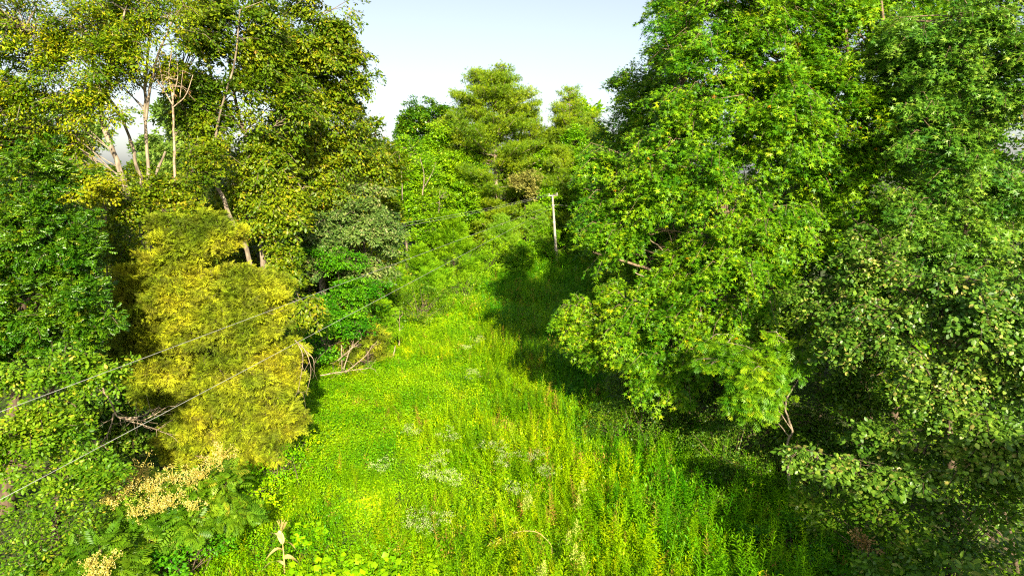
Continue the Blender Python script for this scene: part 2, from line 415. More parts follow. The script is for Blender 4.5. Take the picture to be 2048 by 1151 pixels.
KD, KP, KS = 1.5, 1.5, 1.08
def tree(name, label, cat, lobes, trunk, leaf, lsize, lmat, bmat, seed, rad=0.2, forks=(), group=None, dens=1.5, per=40,
         length=1.2, width=0.34, sag=0.25, up=0.25, gap=0.35, gap_scale=2.2, back=0.25, inner=0.5, flat=0.0, face_up=0.7, hang=0.0,
         twigs=0.5, limb=True, base_xy=None, limb_r=0.35, tvar=0.25, part='crown', lobes_world=None, twig_r=0.018, wob=0.25, sub=4):
    """a tree: trunk follows photo points given as (px,py,d); lobes are the masses of its crown"""
    LB = lobes_world if lobes_world is not None else [lobe(*l) for l in lobes]
    tp = [at(*p) if len(p) == 3 and not isinstance(p, np.ndarray) else p for p in trunk]
    b = tp[0].copy()
    if base_xy is not None: b[0], b[1] = base_xy
    else:
        if len(tp) > 1 and tp[0][2] > 0.5:
            v = tp[0] - tp[1]; k = min(1.0, tp[0][2] / max(abs(v[2]), .3)) ; b = tp[0] + v * k * 0.35
    b[2] = ground_h(b[0], b[1]) - 0.08
    pts = [b] + [p for p in tp if p[2] > b[2] + 0.3]
    pts = np.array(pts); n = len(pts)
    root = empty(name, (b[0], b[1], b[2])); tag(root, label, cat, group)
    org = b.copy()
    zz = (pts[:, 2] - pts[0, 2]) / max(pts[-1, 2] - pts[0, 2], .1)
    rr = rad * (1 - 0.72 * zz); rr[0] *= 1.25
    tb = MB(); sk = [add_path(tb, pts, rr, 8, wob=wob, seed=seed)]
    skr = [np.interp(np.linspace(0, 1, len(sk[0])), np.linspace(0, 1, n), rr)]
    lb = MB(); nlimb = 0
    for fk in forks:
        fp = np.array([at(*p) for p in fk[0]]); fr = np.linspace(fk[1], fk[1] * 0.45, len(fp))
        sk.append(add_path(lb, fp, fr, 6, wob=wob, seed=seed + 5)); skr.append(np.full(len(sk[-1]), fk[1] * .5)); nlimb += 1
    axp = sk[0]
    def axis(z):
        x = np.interp(z, axp[:, 2], axp[:, 0]); y = np.interp(z, axp[:, 2], axp[:, 1]); return np.stack([x, y, z], -1)
    if limb:
        g0 = np.random.default_rng(seed + 3)
        for (c, r) in LB:
            for q in range(2):
                tgt = c + g0.normal(size=3) * r * 0.3
                zb = max(min(tgt[2] - 0.55 * math.hypot(*(tgt - axis(np.array([tgt[2]]))[0])[:2]) - 0.5, axp[-1, 2] - .2), axp[0, 2] + 0.8)
                s0 = axis(np.array([zb]))[0]; mid = (s0 + tgt) / 2 + np.array([0, 0, 0.12 * np.linalg.norm(tgt - s0)]) + g0.normal(size=3) * .15
                r0 = rad * limb_r * (1 - .5 * (zb - axp[0, 2]) / max(axp[-1, 2] - axp[0, 2], 1))
                sk.append(add_path(lb, [s0, mid, tgt], [r0, r0 * .6, r0 * .25], 5, wob=.3, seed=seed + q)); skr.append(np.full(len(sk[-1]), r0)); nlimb += 1
    dens, per, lsize, width, length = dens * KD, int(per * KP), lsize * KS, width * .85, length * .9
    if sub:
        gs = np.random.default_rng(seed + 8); L2 = []
        for (c, r) in LB:
            for q in range(sub):
                u = unit(gs.normal(size=3)); u[1] = -abs(u[1]) if gs.uniform() < .6 else u[1]
                L2.append((c + u * r * .6, r * gs.uniform(.45, .72)))
            L2.append((c, r * .55))
        LBc = L2
    else: LBc = LB
    P, D, g = crown_sprays(LBc, seed, dens, up, gap, gap_scale, axis, back, inner, flat)
    P[:, 2] = np.maximum(P[:, 2], ground_h(P[:, 0], P[:, 1]) + 0.25)
    cb = MB(); Ls = leaves_on_sprays(cb, g, P, D, leaf, lsize, per, length, width, sag, face_up, hang, flat, tvar)
    if twigs > 0:
        S = np.concatenate(sk); sel = np.where(g.uniform(size=len(P)) < twigs)[0]
        if len(sel):
            A = P[sel] - D[sel] * (0.55 * Ls[sel])[:, None]; B = P[sel] + D[sel] * (0.45 * Ls[sel])[:, None]
            B[:, 2] -= sag * Ls[sel] * 0.9
            dd = ((A[:, None] - S[None]) ** 2).sum(-1) + np.where(S[None, :, 2] > A[:, None, 2] + .2, 6.0, 0)
            nz_ = S[dd.argmin(1)]
            m1 = nz_ * .5 + A * .5 + g.normal(size=A.shape) * .1 * np.linalg.norm(A - nz_, axis=1, keepdims=True) * .6
            tubes(lb, np.stack([nz_, m1, A, P[sel], B], 1), np.stack([np.full(len(A), twig_r * k) for k in (1.5, 1.2, .9, .6, .25)], 1), 3); nlimb += 1
    to = tb.build('trunk', bmat, root, origin=org)
    if nlimb: lb.build('branches', bmat, to, origin=org)
    cb.build(part, lmat, root, origin=org)
    return root

# ------------------------------------------------------------------ right side: sweetgums and broadleaf trees
tree('sweetgum_tree', 'big bright green sweetgum with star-shaped leaves and drooping left boughs over the meadow', 'tree',
     [(1500, 40, 26, 150, 150), (1570, 130, 25.5, 80, 100), (1440, -60, 26.5, 100, 80), (1560, -40, 27, 80, 90), (1620, 330, 24.5, 60, 90), (1400, 210, 25.5, 130, 120), (1545, 260, 24.5, 120, 140), (1440, 400, 24.5, 140, 110),
      (1545, 440, 23.5, 80, 80), (1330, 330, 25.5, 90, 110), (1330, 570, 25.5, 100, 90), (1420, 640, 24, 120, 90), (1490, 560, 23, 90, 90),
      (1255, 440, 26, 85, 75), (1205, 330, 26.5, 38, 75), (1190, 400, 26.5, 40, 60), (1200, 490, 26, 50, 40), (1270, 660, 25, 70, 90), (1340, 720, 24, 90, 60)],
     [(1540, 900, 27), (1538, 560, 26.5), (1530, 350, 26.5), (1515, 150, 26.5), (1500, -60, 26.5)], STAR, .175, M['gum'], M['barkt'], 11, rad=.27,
     forks=[([(1440, 590, 26.5), (1370, 560, 26), (1290, 535, 26), (1185, 505, 26)], .09)], per=48, dens=2.2, length=1.35, width=.26, sag=.55, gap=.58, gap_scale=1.7, hang=.3, flat=.3)
tree('sweetgum_tree', 'slim sweetgum with a leafy drooping bough hanging out over the shaded grass', 'tree',
     [(1150, 620, 27, 42, 42), (1135, 655, 26.8, 36, 40), (1185, 660, 26.5, 45, 45), (1205, 700, 26.2, 30, 40), (1172, 730, 26.4, 22, 32), (1230, 640, 26.5, 45, 60), (1215, 575, 27, 25, 25)],
     [(1290, 860, 27.5), (1285, 700, 27.3), (1270, 620, 27.2)], STAR, .165, M['gum'], M['barkt'], 12, rad=.1,
     per=40, dens=3.2, length=.9, width=.22, sag=.45, gap=.25, hang=.2, twigs=.7, sub=2)
tree('sweetgum_tree', 'tall dark sweetgum whose left edge rises against the sky', 'tree',
     [(1350, 40, 33, 60, 90), (1310, 110, 33, 50, 80), (1265, 170, 33, 42, 45), (1300, 240, 32, 75, 80), (1235, 260, 32.5, 28, 50), (1250, 340, 32, 60, 60), (1330, 400, 32, 100, 90), (1215, 430, 33, 50, 60), (1280, 520, 32, 100, 80), (1400, -60, 33, 80, 80)],
     [(1335, 700, 34), (1330, 420, 34), (1335, 200, 34), (1370, 20, 34)], STAR, .18, M['gum'], M['barkd'], 13, rad=.25, per=42, dens=1.8, length=1.3, width=.34, sag=.35, gap=.3, hang=.1)
tree('sweetgum_tree', 'tall sweetgum with paler upright stems showing through the top edge of the photo', 'tree',
     [(1720, 60, 25, 120, 130), (1770, -50, 25.5, 100, 90), (1640, -60, 26.5, 80, 90), (1650, 200, 25, 90, 120), (1780, 240, 24, 120, 110), (1700, 340, 24, 110, 80), (1640, 60, 26, 80, 120), (1760, 400, 23.5, 90, 60), (1740, 500, 23, 90, 60), (1710, 600, 23, 80, 60), (1650, 430, 24.5, 60, 60)],
     [(1735, 900, 26), (1730, 500, 25.5), (1735, 200, 25.5), (1745, -80, 25.5)], STAR, .175, M['gum'], M['barkt'], 14, rad=.24,
     forks=[([(1733, 300, 25), (1700, 150, 24.4), (1690, 20, 24.2)], .09), ([(1735, 330, 25), (1775, 160, 24.4), (1760, -20, 24.3)], .08)], per=42, dens=1.9, length=1.2, width=.3, sag=.5, gap=.55, gap_scale=1.8, hang=.3, flat=.2)
tree('sweetgum_tree', 'cool green sweetgum filling the upper right corner of the photo', 'tree',
     [(1900, 60, 22, 110, 120), (2010, 150, 21, 90, 130), (1880, 260, 21.5, 100, 110), (1990, 330, 20.5, 100, 110), (1870, 420, 21, 100, 80), (1960, 470, 20, 110, 80), (1930, 590, 20.5, 90, 70), (1850, 560, 21, 80, 70), (2080, 40, 21, 80, 130), (1800, 130, 23.5, 60, 100)],
     [(1935, 900, 23), (1930, 500, 22.8), (1920, 200, 22.8), (1915, -100, 22.8)], STAR, .165, M['gumb'], M['barkt'], 15, rad=.23, per=44, dens=2.0, length=1.1, width=.28, sag=.5, gap=.52, gap_scale=1.8, hang=.3, flat=.2)
tree('persimmon_tree', 'olive-green broadleaf tree with rounded matt leaves below the corner sweetgum', 'tree',
     [(1740, 540, 18.5, 70, 90), (1790, 620, 18, 80, 80), (1900, 560, 17.5, 80, 70), (1960, 650, 16.5, 90, 90), (1860, 690, 17, 90, 70), (1640, 600, 19.5, 70, 45), (1690, 670, 18.5, 80, 50), (2040, 560, 16.5, 60, 110), (1930, 770, 16, 90, 60), (2040, 730, 15.5, 70, 80)],
     [(1900, 1150, 19), (1895, 800, 18.8), (1885, 680, 18.6), (1875, 600, 18.6)], OVAL2, .115, M['dog'], M['barkd'], 16, rad=.15, per=46, dens=3.0, length=1.0, width=.2, sag=.45, gap=.5, gap_scale=1.6, hang=.35, face_up=.5, tvar=.3)
tree('persimmon_tree', 'low broadleaf tree with long arching leafy boughs in deep shade, lower right', 'tree',
     [(1600, 905, 16.6, 40, 18), (1680, 930, 16.2, 55, 26), (1770, 960, 15.8, 60, 26), (1860, 950, 15.6, 55, 26), (1930, 915, 15.2, 45, 40), (1960, 860, 15.2, 45, 40), (2030, 900, 14.6, 60, 50), (1850, 880, 16.5, 60, 30), (1760, 860, 17, 60, 25)],
     [(2040, 1150, 16.4), (2010, 1020, 16.2), (1960, 930, 16)], OVAL2, .12, M['dog'], M['barkd'], 17, rad=.05, per=40, dens=4.5, length=.8, width=.16, sag=.35, gap=.2, hang=.3, flat=.4, sub=0)
tree('crooked_sapling', 'thin crooked grey sapling with sparse feathery leaves in front of the dark hollow', 'sapling',
     [(1530, 740, 20, 60, 45), (1480, 700, 20.5, 70, 50), (1570, 690, 20, 50, 45), (1510, 800, 20, 40, 30)],
     [(1578, 960, 20), (1574, 890, 20), (1584, 860, 20), (1570, 810, 20), (1592, 765, 20), (1615, 720, 20)], PINN, .27, M['gum'], M['bark'], 18, rad=.055, per=20, dens=2.4, length=.9, width=.2, sag=.4, gap=.2, hang=.3, limb_r=.5)
tree('dead_tree', 'bare dead branches with grey forks showing under the big sweetgum', 'dead tree',
     [(1340, 500, 26.4, 20, 20)],
     [(1365, 700, 26.4), (1355, 560, 26.2), (1350, 470, 26), (1340, 430, 26)], RHOMB, .1, M['brown'], M['dead'], 19, rad=.07,
     forks=[([(1355, 560, 26), (1325, 500, 25.6), (1300, 480, 25.4)], .035), ([(1355, 560, 25.8), (1390, 500, 25.4), (1400, 430, 25.2)], .035), ([(1352, 600, 25.6), (1300, 560, 25.2), (1270, 545, 25)], .03), ([(1356, 580, 25.6), (1430, 560, 25), (1470, 540, 24.8)], .03), ([(1350, 500, 25.8), (1325, 430, 25.4)], .03)],
     per=4, dens=.8, twigs=.9, limb_r=.3, part='dry_leaves')

def shrub(name, label, lobes, leaf, size, mat, bmat, seed, group=None, cat='shrub', **k):
    """several stems rising from one root, no single trunk"""
    LB = [lobe(*l) for l in lobes]
    c = np.mean([l[0] for l in LB], 0); b = np.array([c[0], c[1], 0.0]); b[2] = ground_h(b[0], b[1]) - .05
    root = empty(name, b); tag(root, label, cat, group)
    kk = dict(dens=2.4, per=36, length=.8, width=.22, sag=.2, up=.35, gap=.35, gap_scale=1.5, back=.35, inner=.4, flat=0, face_up=.8, hang=0, tvar=.25, stem=1.0); kk.update(k)
    kk['per'] = int(kk['per'] * 1.25)
    P, D, g = crown_sprays(LB, seed, kk['dens'] * 1.2, kk['up'], kk['gap'], kk['gap_scale'], lambda z: np.stack([np.full_like(z, b[0]), np.full_like(z, b[1]), z], -1), kk['back'], kk['inner'], kk['flat'])
    P[:, 2] = np.maximum(P[:, 2], ground_h(P[:, 0], P[:, 1]) + 0.15)
    cb = MB(); leaves_on_sprays(cb, g, P, D, leaf, size, kk['per'], kk['length'], kk['width'], kk['sag'], kk['face_up'], kk['hang'], kk['flat'], kk['tvar'])
    sb = MB(); sel = g.choice(len(P), min(len(P), 50), replace=False); E = P[sel]
    B = b + g.normal(size=E.shape) * np.array([.25, .25, 0]); B[:, 2] = b[2]
    m = B * .5 + E * .5; m[:, :2] = B[:, :2] * .65 + E[:, :2] * .35
    tubes(sb, np.stack([B, m, E], 1), np.stack([np.full(len(E), q) for q in (.022 * kk['stem'], .016 * kk['stem'], .005)], 1), 4)
    sb.build('stems', bmat, root, origin=b); cb.build('foliage', mat, root, origin=b)
    return root

for k, (lb, lobes) in enumerate([
    ('dark understory tree filling the hollow under the big sweetgum', [(1430, 740, 25, 90, 60), (1350, 800, 26, 80, 60), (1500, 640, 25.5, 90, 60), (1260, 770, 27, 50, 50)]),
    ('dark understory tree behind the arching broadleaf boughs', [(1700, 790, 21, 100, 60), (1600, 850, 21.5, 80, 60), (1680, 880, 20.5, 90, 50), (1760, 700, 22, 90, 60)]),
    ('dark understory tree at the right edge below the corner sweetgum', [(1880, 830, 19.5, 100, 70), (1980, 780, 19, 100, 80), (1800, 900, 19.5, 90, 60), (1960, 970, 18.5, 110, 60)]),
    ('dark understory tree in shade between the two right-hand persimmons', [(1640, 500, 24.5, 80, 60), (1600, 600, 24.5, 80, 60), (1760, 540, 23.5, 80, 70), (1900, 640, 21.5, 110, 80), (1650, 690, 22.5, 80, 60)])]):
    px = lobes[0][0]
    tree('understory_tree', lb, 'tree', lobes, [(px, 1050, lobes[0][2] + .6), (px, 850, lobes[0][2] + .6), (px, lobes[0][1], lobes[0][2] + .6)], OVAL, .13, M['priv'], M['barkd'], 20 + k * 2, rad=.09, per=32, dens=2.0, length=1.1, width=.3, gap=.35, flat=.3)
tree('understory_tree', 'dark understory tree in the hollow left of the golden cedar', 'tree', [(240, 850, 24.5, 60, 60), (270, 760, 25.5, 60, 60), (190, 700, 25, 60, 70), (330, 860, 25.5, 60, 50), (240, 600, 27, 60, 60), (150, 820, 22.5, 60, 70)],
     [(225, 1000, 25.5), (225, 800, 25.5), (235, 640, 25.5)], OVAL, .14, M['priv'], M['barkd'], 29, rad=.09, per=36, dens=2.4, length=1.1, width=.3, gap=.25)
sh = 'shrubs under the trees on the right'
shrub('privet_shrub', 'privet spray lightened in colour to look sunlit beside the shaded meadow', [(1225, 815, 25.6, 60, 26), (1290, 800, 25.4, 50, 26), (1330, 830, 25, 40, 22)], RHOMB, .1, M['elm'], M['barkd'], 30, sh, per=50, dens=3.4, flat=.5, length=1.1, sag=.4)  # lighter elm leaf stands in for sunlight on this privet
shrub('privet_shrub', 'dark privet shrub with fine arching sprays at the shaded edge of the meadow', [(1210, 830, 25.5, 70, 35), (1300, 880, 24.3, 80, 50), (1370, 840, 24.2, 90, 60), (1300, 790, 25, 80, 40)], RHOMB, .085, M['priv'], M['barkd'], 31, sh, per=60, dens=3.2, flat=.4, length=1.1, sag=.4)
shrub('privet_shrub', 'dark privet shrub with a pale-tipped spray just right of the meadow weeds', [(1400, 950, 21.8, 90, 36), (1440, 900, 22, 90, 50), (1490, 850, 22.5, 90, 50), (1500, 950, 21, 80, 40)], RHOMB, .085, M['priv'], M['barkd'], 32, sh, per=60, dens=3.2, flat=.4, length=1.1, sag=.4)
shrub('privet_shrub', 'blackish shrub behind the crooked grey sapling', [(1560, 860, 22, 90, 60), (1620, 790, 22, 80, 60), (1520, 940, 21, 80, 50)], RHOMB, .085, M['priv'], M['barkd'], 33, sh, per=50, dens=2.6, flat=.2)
shrub('shade_bush', 'dark green bush in the bottom right corner with a few reddish leaves', [(1660, 1010, 17, 80, 50), (1760, 1030, 16, 90, 60), (1880, 1060, 15, 100, 70), (2000, 1060, 14.3, 90, 80), (1950, 1130, 13.6, 120, 60), (1820, 1130, 14.2, 90, 50), (1960, 980, 15.2, 100, 60), (2060, 960, 14.8, 70, 70)], OVAL, .15, M['priv'], M['barkd'], 34, sh, per=34, dens=2.6, gap=.45)
shrub('dry_sprout', 'small tuft of withered brownish leaves in the dark lower right', [(1733, 1085, 14.6, 22, 18), (1715, 1070, 14.6, 12, 12)], OVAL, .075, M['brown'], M['barkd'], 35, per=20, dens=5, length=.4, width=.1, gap=0, stem=.3)
shrub('leafy_bush', 'fresh green leafy bush at the foot of the dark lower right trees', [(1530, 1080, 17.6, 60, 45), (1590, 1060, 17.5, 70, 45), (1660, 1110, 16.3, 70, 40), (1560, 1150, 16.3, 80, 40)], OVAL, .10, M['bright'], M['barkd'], 36, per=44, dens=4.2, length=.6)
shrub('leafy_bush', 'fresh green heart-leaved creeper patch along the bottom edge, right of centre', [(1640, 1150, 15.2, 80, 40), (1760, 1150, 14.6, 80, 35), (1480, 1145, 16.4, 60, 35)], ROUND, .09, M['bright'], M['barkd'], 37, per=34, dens=4.2, length=.5)
shrub('leafy_bush', 'yellow-green leafy bush between the meadow and the arching dark shrubs', [(1380, 1040, 18.8, 60, 36), (1440, 1010, 19.3, 55, 36), (1330, 1010, 19.8, 55, 30)], RHOMB, .09, M['elm'], M['barkd'], 38, per=50, dens=4.2, length=.6)

# ------------------------------------------------------------------ left side
tree('white_oak_tree', 'glossy dark green oak with lobed leaves at the left edge', 'tree',
     [(70, 400, 20, 110, 100), (0, 480, 19.6, 110, 110), (140, 520, 19.8, 90, 90), (90, 620, 19.2, 120, 90), (-60, 620, 19, 100, 120), (170, 640, 19.5, 60, 60)],
     [(30, 1150, 20.8), (40, 700, 20.6), (60, 360, 20.6)], OAK, .205, M['oakg'], M['barkd'], 41, rad=.2, per=38, dens=2.4, length=.95, width=.24, sag=.2, gap=.58, gap_scale=2.0, flat=.3)
tree('hornbeam_tree', 'small-leaved green tree below the glossy oak at the left edge', 'tree',
     [(70, 760, 15.8, 110, 80), (170, 720, 16.2, 70, 55), (150, 850, 15.6, 100, 70), (30, 900, 15, 110, 80), (190, 930, 15.2, 60, 50), (-70, 800, 15.4, 90, 120), (100, 990, 14.6, 90, 50)],
     [(110, 1151, 16.6), (112, 950, 16.4), (100, 720, 16.4)], OVAL, .105, M['elm'], M['barkd'], 42, rad=.13, per=46, dens=3.0, length=.8, width=.2, sag=.3, gap=.6, gap_scale=1.7)
tree('hickory_tree', 'tall leaning hickory with yellowing feathery leaves in the upper left corner', 'tree',
     [(60, 60, 26, 120, 90), (120, 130, 26.5, 110, 90), (180, 90, 27, 110, 90), (0, 260, 26.5, 80, 60), (130, 270, 27.5, 80, 50), (230, 60, 27.5, 70, 70), (40, 190, 26, 110, 80), (160, 210, 26.5, 80, 60), (-60, 120, 26, 90, 130), (240, 20, 28, 70, 60), (60, 290, 27, 70, 45)],
     [(290, 475, 26.5), (262, 400, 26.5), (232, 320, 26.6), (205, 240, 26.8), (196, 170, 27), (170, 60, 27)], HIC, .15, M['hick'], M['bark'], 43, rad=.2,
     forks=[([(205, 240, 26.6), (160, 185, 26.2), (120, 170, 26)], .035), ([(200, 220, 26.6), (230, 120, 27), (250, 20, 27)], .07)], limb_r=.2, per=44, dens=1.7, length=1.2, width=.30, sag=.35, gap=.38, gap_scale=2.4, hang=.4)
tree('hickory_tree', 'slender forked hickory with a bare pale bole in front of the sky gap', 'tree',
     [(300, 60, 28, 70, 70), (345, 10, 28, 60, 60), (260, 130, 28, 40, 40), (330, 140, 28.5, 30, 40), (215, 150, 28, 40, 40)],
     [(300, 440, 27.8), (298, 370, 27.8), (293, 290, 27.8), (290, 200, 28), (296, 100, 28), (300, -20, 28)], HIC, .14, M['hick'], M['bark'], 44, rad=.13,
     forks=[([(298, 400, 27.6), (275, 340, 27.6), (262, 285, 27.6), (240, 230, 27.6), (215, 190, 27.7)], .08), ([(292, 240, 27.8), (310, 130, 27.8), (345, 40, 27.9)], .06), ([(303, 400, 27.6), (312, 350, 27.5), (331, 303, 27.4)], .08)], per=40, dens=2.0, length=1.1, width=.28, sag=.3, gap=.45, hang=.4, gap_scale=1.8)
tree('snag_tree', 'dead snag topped by a broom of bare upright twigs', 'dead tree',
     [(350, 150, 28, 30, 40)],
     [(352, 440, 28), (350, 340, 28), (347, 260, 28), (345, 185, 28)], RHOMB, .1, M['brown'], M['dead'], 45, rad=.12,
     forks=[([(346, 210, 27.9), (322, 172, 27.9), (308, 150, 27.9)], .03), ([(346, 200, 28), (338, 150, 28), (343, 100, 28), (336, 60, 28)], .028), ([(347, 190, 28), (356, 150, 28), (352, 105, 28)], .022), ([(346, 215, 27.8), (372, 190, 27.8), (386, 150, 27.8)], .026), ([(328, 180, 27.8), (318, 120, 27.7), (322, 90, 27.7)], .016), ([(360, 195, 27.7), (366, 140, 27.6)], .016)],
     per=5, dens=.5, twigs=1, limb=False, sub=0, inner=.1, part='dry_leaves', gap=0)
tree('broken_stub', 'short broken pale trunk leaning right beside the twiggy snag', 'dead tree', [(366, 400, 27.5, 8, 8)],
     [(352, 440, 27.5), (362, 410, 27.5), (383, 362, 27.5)], RHOMB, .08, M['brown'], M['bark'], 46, rad=.13, per=3, dens=.5, limb=False, part='dry_leaves')
tree('yellow_sapling', 'young tree with clear yellow leaves behind the left oak', 'sapling',
     [(185, 345, 24.5, 60, 32), (150, 375, 24.3, 45, 22), (215, 375, 24.3, 30, 22)],
     [(215, 560, 25), (212, 420, 25), (195, 345, 25)], OVAL, .13, M['yel'], M['bark'], 47, rad=.06, per=34, dens=3.4, length=.8, width=.2, sag=.35, gap=.3, hang=.3)
tree('understory_tree', 'olive understory tree between the leaning boles and the golden cedar', 'tree',
     [(340, 420, 26, 55, 35), (300, 380, 26.5, 50, 40), (250, 430, 25.5, 50, 40), (390, 400, 27, 45, 45), (400, 330, 28.5, 40, 50), (230, 500, 25, 50, 50)],
     [(330, 600, 27), (330, 470, 27), (325, 400, 27)], OVAL, .13, M['oaky'], M['barkd'], 48, rad=.08, per=36, dens=2.4, length=.9, width=.25, gap=.4)
tree('oak_tree', 'open oak with a long pale bole leaning left above the cedar', 'tree',
     [(410, 60, 31, 70, 80), (470, 90, 31.5, 60, 80), (390, 170, 31, 60, 55), (440, 210, 31, 60, 60), (500, 170, 31.5, 40, 70), (420, 300, 30, 60, 45), (450, 0, 32, 90, 60), (385, 240, 30.5, 40, 50)],
     [(500, 530, 29.5), (470, 460, 29.6), (440, 385, 29.8), (405, 315, 30), (375, 240, 30.2), (352, 170, 30.5)], OVAL, .17, M['oaky'], M['bark'], 49, rad=.17,
     forks=[([(418, 340, 30), (440, 230, 30.2), (470, 120, 30.4), (480, 20, 30.6)], .06)], per=34, dens=1.9, length=1.2, width=.3, sag=.4, gap=.55, gap_scale=2.0, hang=.45, tvar=.22)
tree('oak_tree', 'tall oak with a pale forked bole above the mid-left canopy', 'tree',
     [(540, 60, 33, 70, 90), (560, 170, 33, 70, 80), (500, 330, 32.5, 70, 60), (440, 380, 32, 50, 50), (560, 300, 33, 70, 70), (520, 440, 32, 80, 60), (580, 400, 32.5, 70, 60), (560, 530, 31.5, 60, 50), (600, 590, 31, 50, 50)],
     [(530, 560, 33), (524, 450, 33), (515, 350, 33), (500, 285, 32.4), (478, 235, 32.2), (463, 150, 32.2), (455, 60, 32.2)], OVAL, .17, M['oaky'], M['bark'], 50, rad=.2,
     forks=[([(495, 275, 32.2), (465, 235, 32), (432, 180, 32), (415, 130, 32)], .1)], per=34, dens=1.9, length=1.2, width=.32, sag=.4, gap=.4, gap_scale=2.2, hang=.45, tvar=.22)
tree('oak_tree', 'full-crowned oak with rusty-tinged leaves whose bough juts into the sky', 'tree',
     [(640, 50, 37, 75, 65), (690, 110, 37, 50, 60), (735, 155, 37, 34, 26), (600, 130, 37, 90, 90), (680, 200, 38, 60, 40), (620, 260, 37.5, 110, 60), (700, 285, 38, 50, 60), (590, 350, 37, 90, 70), (690, 360, 38, 65, 60), (750, 330, 39, 22, 45), (610, 0, 37, 60, 50)],
     [(645, 560, 39), (642, 420, 39), (630, 300, 38.6), (600, 210, 37.6), (615, 160, 36.8), (632, 95, 36.6)], OVAL, .18, M['oaky'], M['bark'], 51, rad=.24,
     forks=[([(590, 192, 36.6), (612, 152, 36.5), (634, 92, 36.4)], .09), ([(610, 160, 36.4), (570, 150, 36.2), (545, 175, 36)], .04)], per=36, dens=1.9, length=1.3, width=.34, sag=.4, gap=.42, gap_scale=2.4, hang=.5, tvar=.26)
tree('pale_oak_tree', 'oak with silvery pale leaf undersides on the right flank of the left woods', 'tree',
     [(740, 470, 37.5, 60, 50), (690, 450, 37, 60, 60), (780, 500, 38, 32, 40), (640, 480, 36, 60, 60), (740, 400, 38.5, 50, 45), (715, 540, 37, 40, 35)],
     [(735, 690, 38.6), (730, 520, 38.6), (725, 400, 38.6)], OVAL, .18, M['oakp'], M['bark'], 52, rad=.16, per=36, dens=2.1, length=1.2, width=.32, sag=.4, gap=.35, hang=.45, tvar=.22)
tree('beech_tree', 'dark small tree with flat layered green boughs beside the golden cedar', 'tree',
     [(660, 520, 36, 70, 30), (700, 570, 35.5, 60, 28), (640, 600, 35, 60, 26), (680, 640, 35, 65, 26), (640, 690, 34.5, 45, 26), (620, 650, 34, 40, 30), (740, 600, 36, 40, 40)],
     [(685, 745, 36), (680, 620, 36), (675, 500, 36)], OVAL, .13, M['bright'], M['barkd'], 53, rad=.1, per=34, dens=2.0, length=1.2, width=.32, sag=.15, gap=.6, gap_scale=2.0, flat=.7, face_up=1.3)
tree('cedar_tree', 'large golden olive cedar standing apart at the left edge of the meadow', 'tree',
     [(385, 480, 23.6, 85, 50), (330, 560, 23.4, 90, 60), (290, 600, 23, 60, 60), (280, 690, 22.8, 50, 60), (310, 780, 22.6, 60, 50), (480, 570, 22.8, 80, 40), (400, 620, 22.6, 110, 70), (520, 640, 22.6, 70, 70), (340, 700, 22.8, 80, 70), (450, 740, 22.2, 110, 80), (550, 740, 22.8, 50, 70), (400, 830, 22.2, 80, 60), (510, 840, 22.4, 80, 60), (430, 440, 24, 40, 20), (360, 900, 22.4, 50, 30), (470, 900, 22.2, 60, 34), (270, 560, 23.6, 30, 30)],
     [(362, 925, 23.6), (366, 860, 23.4), (385, 700, 23.6), (400, 520, 23.8), (410, 430, 24)], CEDAR, .22, M['cedar'], M['barkt'], 54, rad=.28, per=52, dens=5.0, length=.6, width=.17, sag=.12, up=.25, gap=.22, gap_scale=1.0, hang=-.1, inner=.6, twigs=.5, twig_r=.012, tvar=.22, sub=5)
def bare(name, label, polylines, r, seed, cat='dead branches', mat='dead', twn=10):
    g = np.random.default_rng(seed); b = at(*polylines[0][0]); root = empty(name, b); tag(root, label, cat)
    mb = MB(); tw = MB(); A = []
    for k, pl in enumerate(polylines):
        p = add_path(mb, [at(*q) for q in pl], np.linspace(r, r * .35, len(pl)), 5, wob=.3, seed=seed + k)
        for _ in range(twn):
            i = g.integers(2, len(p)); s = p[i]; d = unit(p[i] - p[i - 1] + g.normal(size=3) * .8 * np.linalg.norm(p[i] - p[i - 1])); l = g.uniform(.25, .8)
            A.append([s, s + d * l * .5 + g.normal(size=3) * .05, s + d * l + g.normal(size=3) * .1])
    lo = mb.build('limbs', M[mat], root, origin=b)
    A = np.array(A); tubes(tw, A, np.stack([np.full(len(A), r * q) for q in (.35, .25, .1)], 1), 3); tw.build('twigs', M[mat], lo, origin=b)
    return root
bare('dead_branch', 'bare curving dead branches in the dark gap left of the golden cedar',
     [[(205, 775, 20), (225, 812, 20), (240, 835, 20), (290, 850, 20.2), (330, 865, 20.4)], [(228, 826, 20), (222, 850, 20), (210, 880, 20)], [(250, 838, 20), (290, 838, 20), (335, 812, 20.4)], [(240, 836, 20), (280, 832, 20), (300, 822, 20)]], .028, 61)
bare('dead_branch', 'thin dead twigs drooping down the right flank of the golden cedar',
     [[(590, 680, 21.4), (610, 700, 21.2), (622, 740, 21.1), (612, 790, 21.1)], [(595, 685, 21.4), (606, 715, 21.3), (600, 760, 21.2), (596, 785, 21.2)], [(600, 690, 21.3), (625, 715, 21.2), (628, 735, 21.2)]], .014, 62, twn=5)
bare('fallen_branches', 'jumble of pale dead branches at the dark wood edge above the meadow',
     [[(688, 735, 34), (700, 700, 34), (722, 676, 34)], [(676, 720, 34), (705, 695, 34), (716, 690, 34)], [(690, 745, 34), (730, 712, 34), (745, 690, 34)], [(640, 750, 33), (690, 742, 33.4), (740, 735, 34)], [(683, 690, 34.2), (684, 745, 34)]], .035, 63, cat='dead wood')
bare('dead_sapling', 'thin straight dead sapling at the upper left edge of the meadow', [[(798, 690, 40), (799, 660, 40), (799, 630, 40)]], .05, 64, cat='dead tree', twn=6)
